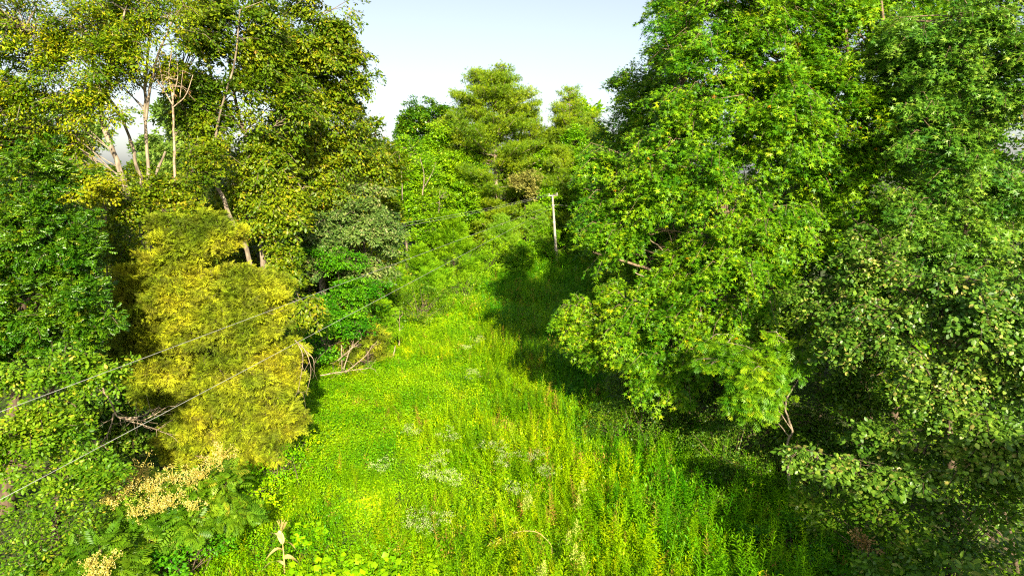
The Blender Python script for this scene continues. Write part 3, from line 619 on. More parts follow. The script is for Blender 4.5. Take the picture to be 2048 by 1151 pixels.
bare('dead_stump', 'leaning whitish broken stump beside the thin dead sapling', [[(780, 726, 37.4), (786, 712, 37.4), (791, 692, 37.4)], [(783, 722, 37.4), (775, 733, 37)]], .07, 65, cat='dead tree', twn=1)

st = 'sumac bushes at the lower left'
def sumac(label, lobes, heads, seed, d0=None):
    r = shrub('sumac_bush', label, lobes, PINN7, .36, M['elm'], M['barkd'], seed, st, cat='bush', per=16, dens=5, length=.7, width=.3, sag=.2, gap=.3, hang=.15)
    b = np.array(r.location); g = np.random.default_rng(seed + 1); n = 0
    for (px, py, d, rp, q) in heads:
        c = at(px, py, d); s = rp * d / FPX; mb = MB(); N = int(620 * (rp / 35) ** 2) + 60
        # panicle: many little florets on fine forks, in small knots
        K = max(6, N // 22); kn = g.normal(size=(K, 3)) * np.array([.5, .5, .36]) * s + np.array([0, 0, .1 * s])
        p = c + kn[g.integers(0, K, N)] + g.normal(size=(N, 3)) * s * .11
        place(mb, RHOMB, p, g.normal(size=(N, 3)) + [0, 0, .6], g.normal(size=(N, 3)) + [0, -.4, .8], .035 * g.uniform(.7, 1.4, N), g.uniform(0, 1, N))
        A = np.stack([np.repeat((c - [0, 0, .5 * s])[None], K, 0), c + kn * .5 - [0, 0, .1 * s], c + kn], 1)
        tubes(mb, A, np.stack([np.full(K, q2) for q2 in (.012, .007, .003)], 1), 3, .2)
        mb.build('flower_head', M['cream'], r, origin=b)
    return r
sumac('wide sumac bush with pinnate leaves and cream flower heads below the golden cedar',
      [(280, 985, 17, 60, 40), (370, 980, 17, 70, 40), (440, 960, 17.4, 60, 40), (350, 1040, 16.3, 80, 40), (470, 1010, 17, 40, 34), (240, 1040, 16, 60, 36)],
      [(275, 945, 16.4, 34, 0), (300, 970, 16.2, 34, 0), (240, 985, 16, 40, 0), (345, 950, 16.5, 26, 0), (400, 945, 16.4, 30, 0), (378, 960, 16.4, 26, 0), (445, 905, 16.8, 28, 0), (425, 920, 16.8, 22, 0), (310, 1010, 15.7, 36, 0), (270, 1020, 15.6, 28, 0), (385, 1010, 15.8, 24, 0), (340, 1000, 15.8, 28, 0), (220, 1000, 15.8, 22, 0)], 71)
sumac('small sumac bush with two cream flower heads near the bottom left edge',
      [(190, 1120, 14.5, 60, 40), (120, 1150, 14.2, 50, 40), (240, 1150, 14.5, 50, 30)], [(180, 1125, 13.8, 26, 0), (215, 1128, 13.8, 26, 0), (200, 1150, 13.6, 28, 0)], 73)
shrub('bramble_bush', 'tangled bramble of mixed green and pinkish leaves in the bottom left corner', [(60, 1040, 14.8, 80, 50), (150, 1060, 15, 60, 40), (20, 1110, 14, 90, 60), (110, 1120, 14.4, 60, 40)], OVAL, .095, M['elm'], M['barkd'], 75, per=44, dens=3.6)
shrub('bramble_bush', 'dark green leafy bush right below the cream-flowered sumac', [(340, 1090, 16, 70, 30), (420, 1080, 16.4, 60, 34), (300, 1130, 15.2, 70, 34)], OVAL, .10, M['bright'], M['barkd'], 76, per=40, dens=3.4, length=.6)
shrub('vine_mound', 'mound of creeping vines at the foot of the golden cedar', [(560, 910, 22.4, 60, 28), (520, 950, 20.8, 50, 26), (600, 870, 24, 40, 24), (500, 1000, 19, 40, 24)], OVAL, .10, M['low'], M['barkd'], 77, per=36, dens=4, length=.6)
th = 'thicket shrubs at the left wood edge'
shrub('thicket_shrub', 'brownish green cedar shrub behind the pale dead branches', [(720, 680, 36, 45, 45), (760, 700, 37, 40, 30), (700, 720, 35, 30, 24)], CEDAR, .3, M['cedar'], M['barkd'], 81, th, per=40, dens=2.4)
shrub('thicket_shrub', 'green cedar shrub left of the thin dead sapling', [(770, 640, 40, 40, 45), (745, 620, 40, 35, 35)], CEDAR, .32, M['cedarg'], M['barkd'], 82, th, per=40, dens=2)
shrub('thicket_shrub', 'bushy shrub with rusty brown patches right of the thin dead sapling', [(830, 630, 44, 45, 32), (870, 600, 48, 40, 34), (830, 585, 48, 40, 30)], RHOMB, .14, M['elm'], M['barkd'], 83, th, per=40, dens=2)
shrub('thicket_shrub', 'rounded lime shrub where the meadow narrows towards the far pines', [(910, 590, 54, 40, 28), (945, 570, 56, 30, 30)], RHOMB, .15, M['lime'], M['barkd'], 84, th, per=40, dens=2)

# ------------------------------------------------------------------ far end: pines, young cedars, power pole
def pine(label, px, top, base_d, halfw, low, seed, mat='pine', group=None, gapk=.3, bole=.28, name='pine_tree', expo=.5, nw=30, tuft=.34, sparse=1.0):
    g = np.random.default_rng(seed); d = base_d; t = at(px, top, d); b = np.array([t[0] + .1, d, 0.]); b[2] = ground_h(b[0], b[1])
    H = t[2] - b[2]; W = halfw * d / FPX; zl = at(px, low, d)[2]
    root = empty(name, b); tag(root, label, 'tree', group)
    tb = MB(); tr = add_path(tb, [b - [0, 0, .1], b + [0.1, 0, H * .4], b + [-.1, 0, H * .75], t - [0, 0, .2]], [bole, bole * .8, bole * .45, .04], 8, wob=.1, seed=seed)
    to = tb.build('trunk', M['barkp'], root, origin=b)
    bb = MB(); cb = MB(); A = []; PP = []; DD = []; SS = []
    nlev = int(nw)
    for k in range(nlev):
        f = (k + g.uniform(0, .8)) / nlev; z = zl + (t[2] - zl) * f
        # crown profile: widest at about 40 percent of its height, rounded top
        prof = (min(1, .55 + 1.2 * f) if f < .38 else max(.06, ((1 - f) / .62)) ** expo)
        for q in range(g.integers(4, 7)):
            if g.uniform() > sparse: continue
            az = g.uniform(0, 2 * pi); L = W * prof * g.uniform(.6, 1.12)
            x0 = np.array([np.interp(z, tr[:, 2], tr[:, 0]), np.interp(z, tr[:, 2], tr[:, 1]), z])
            dr = np.array([math.cos(az), math.sin(az), .12 + .35 * f]); e = x0 + dr * L; m = x0 + dr * L * .5 - [0, 0, .06 * L]
            A.append([x0, m, e])
            nb = max(3, int(L * 3.4))
            for s in np.linspace(.35, 1, nb):
                c = x0 + (e - x0) * s; side = np.cross(dr, [0, 0, 1.]); w = (.25 + .5 * (1 - abs(s - .7))) * min(1.1, L * .3)
                for r_ in range(3):
                    PP.append(c + side * g.normal() * w + [0, 0, g.normal() * .14 + .08]); DD.append(dr * .6 + side * g.normal() * .6 + [0, 0, .7])
    A = np.array(A); tubes(bb, A, np.stack([np.full(len(A), q) for q in (.06, .04, .015)], 1), 4); bb.build('branches', M['barkp'], to, origin=b)
    PP = np.array(PP); DD = np.array(DD); rep = 7
    P5 = np.repeat(PP, rep, 0) + g.normal(size=(len(PP) * rep, 3)) * np.array([.25, .25, .17]); D5 = np.repeat(DD, rep, 0) + g.normal(size=P5.shape) * .5
    place(cb, NEED, P5, D5, g.normal(size=P5.shape), tuft * g.uniform(.8, 1.25, len(P5)), np.clip(.45 + g.normal(size=len(P5)) * .2 + np.repeat(g.normal(size=len(PP)) * .12, rep), 0, 1))
    cb.build('crown', M[mat], root, origin=b)
    return root
NEED = needles(10, 3, 1.1, .04)
pine('tall dome-topped pine rising above the far tree line', 988, 158, 85, 112, 500, 91, nw=52, bole=.32, expo=.33)
pine('dark pine leaning against the left side of the tall dome-topped pine', 905, 235, 90, 75, 480, 92, nw=28)
pine('pine with a ragged open top standing alone against the sky behind the pole', 1140, 183, 84, 66, 470, 93, nw=30, sparse=.75, expo=.5)
pine('shorter pine between the dome-topped pine and the ragged one', 1062, 225, 88, 60, 470, 94, nw=26)
pine('round pine low on the left of the far pines', 860, 330, 84, 60, 520, 95, nw=22)
tree('broadleaf_tree', 'bright green broadleaf tree filling the skyline left of the dome-topped pine', 'tree',
     [(880, 275, 86, 44, 40), (910, 330, 84, 50, 50), (850, 340, 84, 40, 40), (935, 400, 82, 50, 50)], [(890, 540, 86), (890, 400, 86), (885, 300, 86)], RHOMB, .3, M['lime'], M['barkd'], 116, rad=.2, per=34, dens=1.1, length=1.6, width=.45)
pine('pine with a full rounded top between the power pole and the right-hand woods', 1185, 235, 86, 55, 480, 88, nw=26)
pine('pine with dense lower boughs right behind the power pole', 1125, 300, 80, 60, 520, 89, nw=22)
pine('young pale pine in front of the tall pine bole', 1005, 440, 73, 38, 530, 96, mat='pinel', nw=14, bole=.1, tuft=.32)
pine('young pale pine directly left of the power pole', 1072, 415, 75, 40, 530, 97, mat='pinel', nw=14, bole=.1, tuft=.32)

def cedar(label, px, top, d, halfw, seed, mat='cedarg', group='young lime cedars at the far end of the meadow'):
    g = np.random.default_rng(seed); t = at(px, top, d); b = np.array([t[0], d, 0.]); b[2] = ground_h(b[0], b[1]); H = t[2] - b[2]; W = halfw * d / FPX
    root = empty('cedar_tree', b); tag(root, label, 'tree', group)
    tb = MB(); add_path(tb, [b - [0, 0, .1], b + [.05, 0, H * .5], t], [.12, .07, .01], 6); tb.build('trunk', M['barkd'], root, origin=b)
    n = int(W * H * 34); f = 1 - g.uniform(size=n) ** .6; f = g.uniform(0, 1, n) ** 1.35
    az = g.uniform(0, 2 * pi, n); R = W * (1 - f) ** .8 * g.uniform(.45, 1.12, n) * (1 + .25 * np.sin(az * 5 + f * 23))
    h = np.stack([np.cos(az), np.sin(az), np.zeros(n)], 1)
    P = b + h * R[:, None] + np.stack([np.zeros(n), np.zeros(n), f * H + .15 * R], 1); D = unit(h + [0, 0, .75])
    cb = MB(); leaves_on_sprays(cb, g, P, D, CEDAR, .34, 22, 1.1, .13, .05, .8, -.2, 0, .2); cb.build('crown', M[mat], root, origin=b)
    return root
cedar('bright lime young cedar with a pointed tip in front of the tall pine', 905, 428, 64, 75, 101)
cedar('lime young cedar just left of the pointed one', 838, 495, 58, 70, 102)
cedar('broad low lime cedar beside the dark left wood edge', 790, 540, 50, 55, 103)
cedar('small lime cedar between the dark wood edge and the broad low cedar', 855, 545, 53, 45, 104)
fs = 'leafy trees at the far end'
tree('young_tree', 'yellow-green young tree with pale bare twigs right of the tall left oaks', 'tree',
     [(800, 330, 70, 32, 45), (835, 350, 71, 38, 45), (790, 400, 69, 36, 45), (830, 430, 70, 42, 45), (870, 410, 72, 34, 40), (780, 460, 66, 34, 40), (818, 290, 72, 20, 20)], [(815, 560, 71), (813, 450, 70), (815, 340, 70)], RHOMB, .26, M['lime'], M['bark'], 111, rad=.15, group=fs, per=34, dens=1.1, length=1.6, width=.45,
     forks=[([(845, 390, 68.4), (848, 350, 68.4), (840, 315, 68.4)], .06), ([(845, 380, 68.4), (862, 350, 68.4), (872, 325, 68.4)], .05), ([(805, 400, 67), (803, 350, 67), (798, 310, 67)], .05)])
tree('oak_tree', 'dark rounded oak on the far skyline left of the pines', 'tree',
     [(845, 240, 92, 40, 36), (808, 262, 92, 28, 30), (895, 235, 92, 26, 28), (870, 262, 93, 28, 30), (830, 300, 92, 40, 36), (880, 310, 93, 36, 40)], [(845, 560, 93), (845, 400, 93), (845, 280, 93)], RHOMB, .34, M['oakg'], M['barkd'], 112, rad=.25, group=fs, per=36, dens=.9, length=1.6, width=.5)
tree('broadleaf_tree', 'fresh green broadleaf tree behind the top of the power pole', 'tree',
     [(1095, 330, 83, 36, 40), (1110, 400, 80, 40, 45), (1130, 460, 79, 34, 45), (1160, 360, 80, 40, 70), (1165, 460, 78, 30, 60), (1150, 290, 82, 30, 35)], [(1125, 560, 82), (1122, 420, 82), (1115, 330, 82)], RHOMB, .28, M['vine'], M['barkd'], 113, rad=.2, group=fs, per=34, dens=1.1, length=1.5, width=.45)
tree('dying_tree', 'pale beige half-dead tree to the right of the tall pine bole', 'tree',
     [(1055, 355, 79, 26, 20), (1038, 370, 79, 18, 16), (1066, 380, 79, 16, 16)], [(1050, 540, 80), (1050, 400, 80), (1052, 350, 80)], RHOMB, .26, M['beige'], M['barkd'], 114, rad=.1, group=fs, per=18, dens=.9, length=1.0, width=.35)
tree('broadleaf_tree', 'slim layered green sapling in front of the left pines', 'tree',
     [(875, 440, 67, 30, 20), (860, 475, 66, 36, 22), (890, 400, 68, 20, 22)], [(875, 560, 67), (876, 460, 67), (880, 380, 67)], RHOMB, .24, M['lime'], M['bark'], 115, rad=.06, group=fs, per=30, dens=1.5, length=1.4, width=.35, flat=.7, face_up=1.2)
vs = 'vine-draped shrubs below the far pines'
shrub('vine_shrub', 'bright green vine-draped mound left of the power pole base', [(1038, 520, 67, 34, 34), (1025, 545, 65, 30, 20), (1050, 495, 68, 20, 18)], RHOMB, .2, M['vine'], M['barkd'], 121, vs, per=40, dens=2.4, length=.8, sag=.6)
shrub('vine_shrub', 'yellow-green vine mound beneath the tall pine', [(975, 525, 66, 40, 34), (955, 555, 62, 34, 22), (990, 490, 70, 30, 22)], RHOMB, .2, M['lime'], M['barkd'], 122, vs, per=40, dens=2.0, length=.9, sag=.5)
shrub('vine_shrub', 'green vine mound right behind the power pole', [(1085, 505, 72, 30, 26), (1090, 470, 74, 28, 24), (1140, 500, 74, 30, 28)], RHOMB, .2, M['vine'], M['barkd'], 123, vs, per=40, dens=1.8, length=.9, sag=.5)

def pole():
    b = at(1114, 530, 73.0); b[2] = ground_h(b[0], b[1]) - .1; t = at(1105, 390, 73.0)
    r = empty('utility_pole', b); tag(r, 'weathered grey wooden utility pole at the far end of the meadow', 'utility pole')
    mb = MB(); add_path(mb, [b, (b + t) / 2, t], [.15, .13, .10], 12); po = mb.build('post', M['pole'], r, origin=b)
    a0, a1 = t + [-.45, -.16, -.1], t + [.55, -.16, -.02]
    mb = MB(); tubes(mb, [[a0, a1]], [[.065, .065]], 4); ca = mb.build('crossarm', M['pole'], r, origin=b)
    for e in (a0 + [.08, 0, .06], a1 + [-.08, 0, .06]):
        mb = MB(); tubes(mb, [[e, e + [0, 0, .08], e + [0, 0, .085], e + [0, 0, .14], e + [0, 0, .145], e + [0, 0, .2]]], [[.02, .02, .06, .055, .035, .03]], 8); mb.build('insulator', M['glassy'], ca, origin=b)
    for f in (.42, .63, .86):
        c = b + (t - b) * f; mb = MB(); tubes(mb, [[c - [0, 0, .06], c + [0, 0, .06]]], [[.155, .152]], 12); mb.build('iron_band', M['iron'], po, origin=b)
    c = b + (t - b) * .86; mb = MB(); tubes(mb, [[c + [0, -.16, 0], c + [0, -.3, .02], c + [0, -.3, .14]]], [[.02, .02, .035]], 6); mb.build('bracket', M['iron'], po, origin=b)
    return a0 + [.08, 0, .24], a1 + [-.08, 0, .24], c + [-.0, -.3, .1]
w0, w1, w2 = pole()
def wire(label, A, B, sag, r=.0055):
    A, B = np.asarray(A, float), np.asarray(B, float); t = np.linspace(0, 1, 60)[:, None]
    p = A + (B - A) * t; p[:, 2] -= 4 * sag * (t * (1 - t))[:, 0]
    mb = MB(); tubes(mb, p[None], np.full((1, 60), r), 5); o = mb.build('power_wire', M['wire'], origin=p[0]); tag(o, label, 'wire', 'power wires strung from the pole')
def beyond(px, py, d, px2, py2, d2, k):
    a, b = at(px, py, d), at(px2, py2, d2); return b + (a - b) * k
wire('upper front wire, crossing the cedar top and leaving at the left edge', w2, at(-120, 868, 10.5), -.0, .006)
wire('lower front wire, crossing the middle of the cedar and leaving at the lower left', w2 + [0, 0, -.25], at(-120, 1062, 9.5), .0, .006)
wire('top wire running from the crossarm left end into the left oaks', w0, at(690, 462, 44), .3)
wire('top wire running from the crossarm right end into the left oaks', w1, at(690, 470, 43), .3)
wire('short low wire from the pole bracket into the right-hand sweetgum', w2, at(1230, 412, 73), .1)

# ------------------------------------------------------------------ woods behind (copies of a few prototypes)
ORD = 'first second third fourth fifth sixth seventh eighth ninth tenth eleventh twelfth thirteenth fourteenth fifteenth sixteenth seventeenth eighteenth'.split()
def relabel(lst, phrase):
    lst = sorted(lst, key=lambda o: o.location[0] / max(o.location[1], 1))
    for k, o in enumerate(lst):
        w = 'leftmost' if k == 0 else 'rightmost' if k == len(lst) - 1 else ORD[k] + ' from the left'
        o['label'] = w + ' of the ' + phrase
def copy_tree(o, loc, s, rz, label):
    c = o.copy(); COL.objects.link(c); c.location = loc; c.scale = (s, s, s * random.uniform(.92, 1.08)); c.rotation_euler = (0, 0, rz)
    c['label'] = label
    for ch in o.children:
        k = ch.copy(); COL.objects.link(k); k.parent = c
        for gc in ch.children:
            q = gc.copy(); COL.objects.link(q); q.parent = k
    return c
def proto(name, label, leaf, ls, lmat, bmat, seed, H, W, x, y, group, **k):
    b = np.array([x, y, 0.]); LBs = []; g = np.random.default_rng(seed)
    for q in range(9):
        f = q / 8; a = g.uniform(0, 2 * pi); rr = W * (.45 if .1 < f < .8 else .2)
        LBs.append((b + [math.cos(a) * rr, math.sin(a) * rr, H * (.22 + .68 * f)], np.array([W * .5, W * .5, H * .13]) * (1.05 - .45 * f)))
    kk = dict(per=34, dens=.75, length=1.7, width=.5, sag=.4, gap=.3, back=.9, inner=.45, twigs=.25, sub=0); kk.update(k)
    return tree(name, label, 'tree', None, [b, b + [.2, 0, H * .5], b + [-.1, 0, H * .9]], leaf, ls, lmat, bmat, seed, rad=.2, lobes_world=LBs, base_xy=(x, y), group=group, **kk)
random.seed(5)
gr_, gl_ = 'trees in the dark woods on the right', 'trees in the woods on the left'
PR = proto('broadleaf_tree', 'green broadleaf tree deep in the right-hand woods', RHOMB, .30, M['gum'], M['barkd'], 131, 17, 3.6, 14.5, 36, gr_)
PL = proto('broadleaf_tree', 'olive broadleaf tree deep in the left-hand woods', RHOMB, .30, M['oaky'], M['bark'], 132, 13, 3.4, -20, 46, gl_)
PF = proto('broadleaf_tree', 'pale distant tree seen through the gap in the left woods', RHOMB, .42, M['farp'], M['bark'], 133, 12.5, 4.2, -40, 78, 'pale distant trees behind the left woods', dens=.6, per=30)
RL = 'x'; LR, LL, LF, LBk = [PR], [PL], [PF], []
for (x, y, s) in [(9.5, 42, .85), (19, 33, 1.1), (24, 38, 1.15), (13, 48, 1.0), (8.5, 54, .8), (19, 50, 1.15), (26, 29, 1.1), (29, 46, 1.2), (11, 62, .95), (17, 66, 1.05), (24, 60, 1.2), (8.5, 70, .85), (20, 24, .8), (16.5, 28, .85)]:
    LR.append(copy_tree(PR, (x, y, 0), s, random.uniform(0, 6), RL))
for (x, y, s) in [(-16, 38, .8), (-13.5, 48, .95), (-24, 40, .8), (-28, 50, .85), (-17, 58, 1.0), (-11, 56, 1.1), (-36, 46, 1.15), (-30, 56, .95), (-24, 62, .9), (-26, 34, .85), (-13.5, 68, 1.05), (-12, 40, .8), (-20, 33, .55), (-15.5, 30, .5)]:
    LL.append(copy_tree(PL, (x, y, 0), s, random.uniform(0, 6), RL))
for (x, y, s) in [(-52, 82, 1.25), (-46, 90, 1.3), (-62, 90, 1.35), (-27, 92, 1.1), (-38, 104, 1.25), (-72, 96, 1.4), (-54, 112, 1.6), (-75, 120, 1.7), (-92, 125, 1.8), (-66, 135, 1.8), (-44, 130, 1.5), (-44, 66, 1.05)]:
    LF.append(copy_tree(PF, (x, y, 0), s, random.uniform(0, 6), RL))
PB = proto('broadleaf_tree', 'green tree in the back row behind the far pines', RHOMB, .42, M['lime'], M['barkd'], 134, 13, 4.0, -9, 98, 'back row of trees behind the far pines', dens=.6, per=30)
for (x, y, s) in [(6, 90, 1.25), (9.5, 95, 1.5), (-20, 84, .95), (-6, 93, .8), (0, 92, .75)]:
    LBk.append(copy_tree(PB, (x, y, 0), s, random.uniform(0, 6), RL))
relabel(LR, 'green broadleaf trees deep in the right-hand woods')
relabel(LL, 'olive broadleaf trees deep in the left-hand woods')
relabel(LF, 'pale distant trees behind the left woods')
relabel(LBk + [PB], 'green trees in the back row behind the far pines')
# trees behind and beside the viewpoint, whose shade falls into the lower corners
NB = ['broadleaf tree just right of the viewpoint, casting shade on the right meadow edge', 'broadleaf tree right of the viewpoint near the corner sweetgum', 'broadleaf tree behind the viewpoint on the right', 'broadleaf tree left of the viewpoint near the sumac bushes']
for (x, y, s) in [(10.9, 0, .70), (12.8, 4.5, .66), (14, -7, .9), (-17.5, 2, .7)]:
    copy_tree(PR, (x, y, 0), s, random.uniform(0, 6), NB.pop(0))['group'] = 'trees beside the viewpoint'

# ------------------------------------------------------------------ meadow plants
def edge_l(y):  # left and right limits of the open ground at distance y
    return np.interp(y, [8, 14, 17, 20, 24, 30, 36, 45, 55, 66, 75], [-14, -9.5, -8.5, -8, -7.2, -9, -9.6, -7, -4.2, -1.5, 1])
def edge_r(y):
    return np.interp(y, [8, 14, 17, 20.8, 25, 31, 45, 60, 75, 82], [12, 11, 9, 8, 6, 5.5, 6.5, 7.5, 8.5, 8.5])
def meadow_points(n, y0, y1, g, pw=1.0, pad=0.6):
    y = y0 + (y1 - y0) * g.uniform(size=n * 2) ** pw; x = g.uniform(-15, 13, n * 2)
    ok = (x > edge_l(y) - pad) & (x < edge_r(y) + pad); x, y = x[ok][:n], y[ok][:n]
    return x, y
def stalk(h, nl, ll, w, seed, top=0, lean=.08):
    """an upright weed: stem plus narrow leaves all the way up, in metres"""
    g = np.random.default_rng(seed); mb = []; V, F = [], []
    def quad(a, b, c, d):
        i = len(V); V.extend([a, b, c, d]); F.append((i, i + 1, i + 2, i + 3))
    lx = lean * h
    def st(z): return np.array([lx * (z / h) ** 2, 0, z])
    quad(st(0) - [.006, 0, 0], st(0) + [.006, 0, 0], st(h) + [.002, 0, 0], st(h) - [.002, 0, 0])
    for k in range(nl):
        z = h * (.12 + .88 * (k + .5) / nl); a = k * 2.4 + g.uniform(-.4, .4); l = ll * (1.15 - .75 * (z / h)) * g.uniform(.8, 1.2)
        d = np.array([math.cos(a), math.sin(a), g.uniform(.15, .8)]); s = np.array([-math.sin(a), math.cos(a), 0]) * w * l
        p = st(z); quad(p, p + d * l * .5 + s, p + d * l - [0, 0, .2 * l], p + d * l * .5 - s)
    return T([tuple(v) for v in V], F)
def tuft(nb, h, seed, w=.008):
    g = np.random.default_rng(seed); V, F = [], []
    for k in range(nb):
        a = g.uniform(0, 2 * pi); r = g.uniform(0, .06); b = np.array([math.cos(a) * r, math.sin(a) * r, 0]); L = h * g.uniform(.6, 1.1); o = g.uniform(.1, .55)
        d = np.array([math.cos(a), math.sin(a), 0]); s = np.array([-math.sin(a), math.cos(a), 0]) * w
        m = b + d * L * o * .35 + [0, 0, L * .6]; e = b + d * L * o + [0, 0, L * (1 - o * .35)]; i = len(V)
        V += [tuple(b - s), tuple(b + s), tuple(m + s * .8), tuple(m - s * .8), tuple(e)]; F += [(i, i + 1, i + 2, i + 3), (i + 3, i + 2, i + 4, i + 4)]
    V = np.array(V); F = [f if f[2] != f[3] else f for f in F]
    return np.array(V, float), np.array(F, int)
def patch(n, r, hmax, size, seed, leaf=OVAL):
    g = np.random.default_rng(seed); mb = MB()
    p = np.stack([g.normal(size=n) * r * .5, g.normal(size=n) * r * .5, g.uniform(.1, 1, n) ** .6 * hmax], 1)
    place(mb, leaf, p, g.normal(size=(n, 3)) * [1, 1, .3], g.normal(size=(n, 3)) * .4 + [0, -.2, 1], size * g.uniform(.7, 1.3, n), np.zeros(n))
    return np.concatenate(mb.V).astype(float), np.concatenate(mb.F).astype(int)
def bush(n, r, h, size, seed, w=.2):
    """a rounded leafy herb"""
    g = np.random.default_rng(seed); mb = MB(); u = unit(g.normal(size=(n, 3))); u[:, 2] = np.abs(u[:, 2])
    p = u * np.array([r, r, h]) * g.uniform(.5, 1, n)[:, None]
    place(mb, rhomb(w), p, u * .6 + [0, 0, .7] + g.normal(size=(n, 3)) * .45, u + g.normal(size=(n, 3)) * .4, size * g.uniform(.7, 1.3, n), np.zeros(n))
    return np.concatenate(mb.V).astype(float), np.concatenate(mb.F).astype(int)
def fix_tris(tm):
    """split degenerate quads out of a template"""
    v, f = tm; tri = f[f[:, 2] == f[:, 3]][:, :3] if f.shape[1] == 4 else f; q = f[f[:, 2] != f[:, 3]] if f.shape[1] == 4 else f[:0]
    return v, q, tri
def sow(mb, tm, x, y, s, tint, g, tilt=.12, zoff=0.0):
    v, q, tri = fix_tris(tm); N = len(x); a = g.uniform(0, 2 * pi, N); c, sn = np.cos(a), np.sin(a); s = np.broadcast_to(s, (N,))
    tx, ty = g.normal(size=N) * tilt, g.normal(size=N) * tilt
    X = (v[None, :, 0] * c[:, None] - v[None, :, 1] * sn[:, None]) * s[:, None]; Yv = (v[None, :, 0] * sn[:, None] + v[None, :, 1] * c[:, None]) * s[:, None]; Z = np.broadcast_to(v[None, :, 2], X.shape) * s[:, None]
    X = X + Z * tx[:, None] + x[:, None]; Yv = Yv + Z * ty[:, None] + y[:, None]; Z = Z + (ground_h(x, y) + zoff)[:, None]
    off = (np.arange(N) * len(v))[:, None, None]; fl = []
    if len(q): fl.append((q[None] + off).reshape(-1, 4))
    if len(tri): fl.append((tri[None] + off).reshape(-1, 3))
    t = np.repeat(np.broadcast_to(tint, (N,)), len(v)) + g.normal(size=N * len(v)) * .03
    mb.add(np.stack([X, Yv, Z], -1).reshape(-1, 3), fl, t)

g = np.random.default_rng(200)
def nz2(x, y, seed, sc): return wav(np.stack([x, y, np.zeros_like(x)], 1), seed, sc)
STK = [stalk(1.0, 46, .16, .14, 1), stalk(1.15, 54, .14, .13, 2, lean=-.1), stalk(.85, 36, .18, .2, 3), stalk(1.3, 60, .12, .12, 4)]
STKF = [stalk(1.0, 18, .24, .2, 5), stalk(1.2, 20, .22, .18, 6)]
BSH = [bush(120, .34, .75, .095, 1), bush(100, .28, .95, .10, 2, .14), bush(130, .4, .6, .08, 3, .28)]
BSHF = [bush(46, .4, .8, .17, 4), bush(40, .35, 1.0, .17, 5, .16)]
TUF = [tuft(16, .8, 1), tuft(14, 1.0, 2, .007), tuft(18, .6, 3, .009)]
TUFF = [tuft(9, .9, 4, .018), tuft(9, .7, 5, .02)]
LOW = [patch(54, .55, .42, .06, 1), patch(50, .5, .5, .065, 2), patch(60, .55, .35, .05, 3)]
LOWF = [patch(34, .7, .45, .11, 4), patch(34, .7, .35, .10, 5)]
def straw(t, g, p=.035, x=None, y=None):
    if x is not None: p = p + np.clip(.35 * (nz2(x, y, 51, 2.2) - 1.0), 0, .5)
    return np.where(g.uniform(size=len(t)) < p, 1.0, np.minimum(t, .93))
def tallness(x, y):   # creepers stay low on the left, tall weeds grow from the middle to the right
    return np.clip(.62 + .09 * (x + .03 * y) + .3 * nz2(x, y, 5, 5.0), .2, 1.1)
mw, mr = MB(), MB()
def shade_green(x, y): return x > 6.0 - .2 * (y - 17) - 1.5 + .9 * nz2(x, y, 41, 2.5)  # right of the meadow's shadow edge, where weeds take the shade-toned green
for (y0, y1, n, tm) in ((11, 26, 6200, STK), (26, 42, 6000, STK[:3]), (42, 80, 7600, STKF)):
    x, y = meadow_points(n, y0, y1, g); ta = tallness(x, y); ok = g.uniform(size=len(x)) < ta * (.75 + .7 * nz2(x, y, 21, 1.5)); x, y, ta = x[ok], y[ok], ta[ok]
    for k, t_ in enumerate(tm):
        s = slice(k, None, len(tm)); tn = np.clip(.42 + .2 * nz2(x[s], y[s], 7, 3.0) + g.normal(size=len(x[s])) * .2, 0, 1); tn = straw(tn, g, .035, x[s], y[s])
        q = shade_green(x[s], y[s])
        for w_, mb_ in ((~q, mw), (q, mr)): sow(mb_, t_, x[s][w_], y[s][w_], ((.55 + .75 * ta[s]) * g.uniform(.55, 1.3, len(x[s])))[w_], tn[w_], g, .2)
for (y0, y1, n, tm) in ((11, 28, 2300, BSH), (28, 44, 1900, BSH[:2]), (44, 80, 3000, BSHF)):
    x, y = meadow_points(n, y0, y1, g); ok = g.uniform(size=len(x)) < .55 + .5 * nz2(x, y, 23, 2.2); x, y = x[ok], y[ok]; ta = tallness(x, y)
    for k, t_ in enumerate(tm):
        s = slice(k, None, len(tm)); tn = np.clip(.40 + .25 * nz2(x[s], y[s], 27, 2.5) + g.normal(size=len(x[s])) * .25, 0, 1); tn = straw(tn, g, .03, x[s], y[s])
        q = shade_green(x[s], y[s])
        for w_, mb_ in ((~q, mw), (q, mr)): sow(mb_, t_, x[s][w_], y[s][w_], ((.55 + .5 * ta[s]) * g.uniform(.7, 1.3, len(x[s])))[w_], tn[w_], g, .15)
o = mw.build('meadow_weeds', M['meadow']); tag(o, 'tall leafy yellow-green weeds crowding the open strip', 'weeds', kind='stuff')
o = mr.build('shade_green_weeds', M['shade_green']); tag(o, 'leafy weeds in a deep green that imitates shade along the right side of the open strip', 'weeds', kind='stuff')
mg = MB()
for (y0, y1, n, tm) in ((11, 26, 6500, TUF), (26, 45, 6500, TUF), (45, 82, 12000, TUFF)):
    x, y = meadow_points(n, y0, y1, g)
    for k, t_ in enumerate(tm):
        s = slice(k, None, len(tm)); tn = np.clip(.45 + .25 * nz2(x[s], y[s], 9, 4.0) + g.normal(size=len(x[s])) * .15, 0, 1)
        sow(mg, t_, x[s], y[s], g.uniform(.5, 1.0, len(x[s])) * (.55 + .45 * tallness(x[s], y[s])), tn, g, .3)
o = mg.build('meadow_grass', M['tuft']); tag(o, 'long green and straw-tipped grass filling the meadow', 'grass', kind='stuff')
ml = MB()
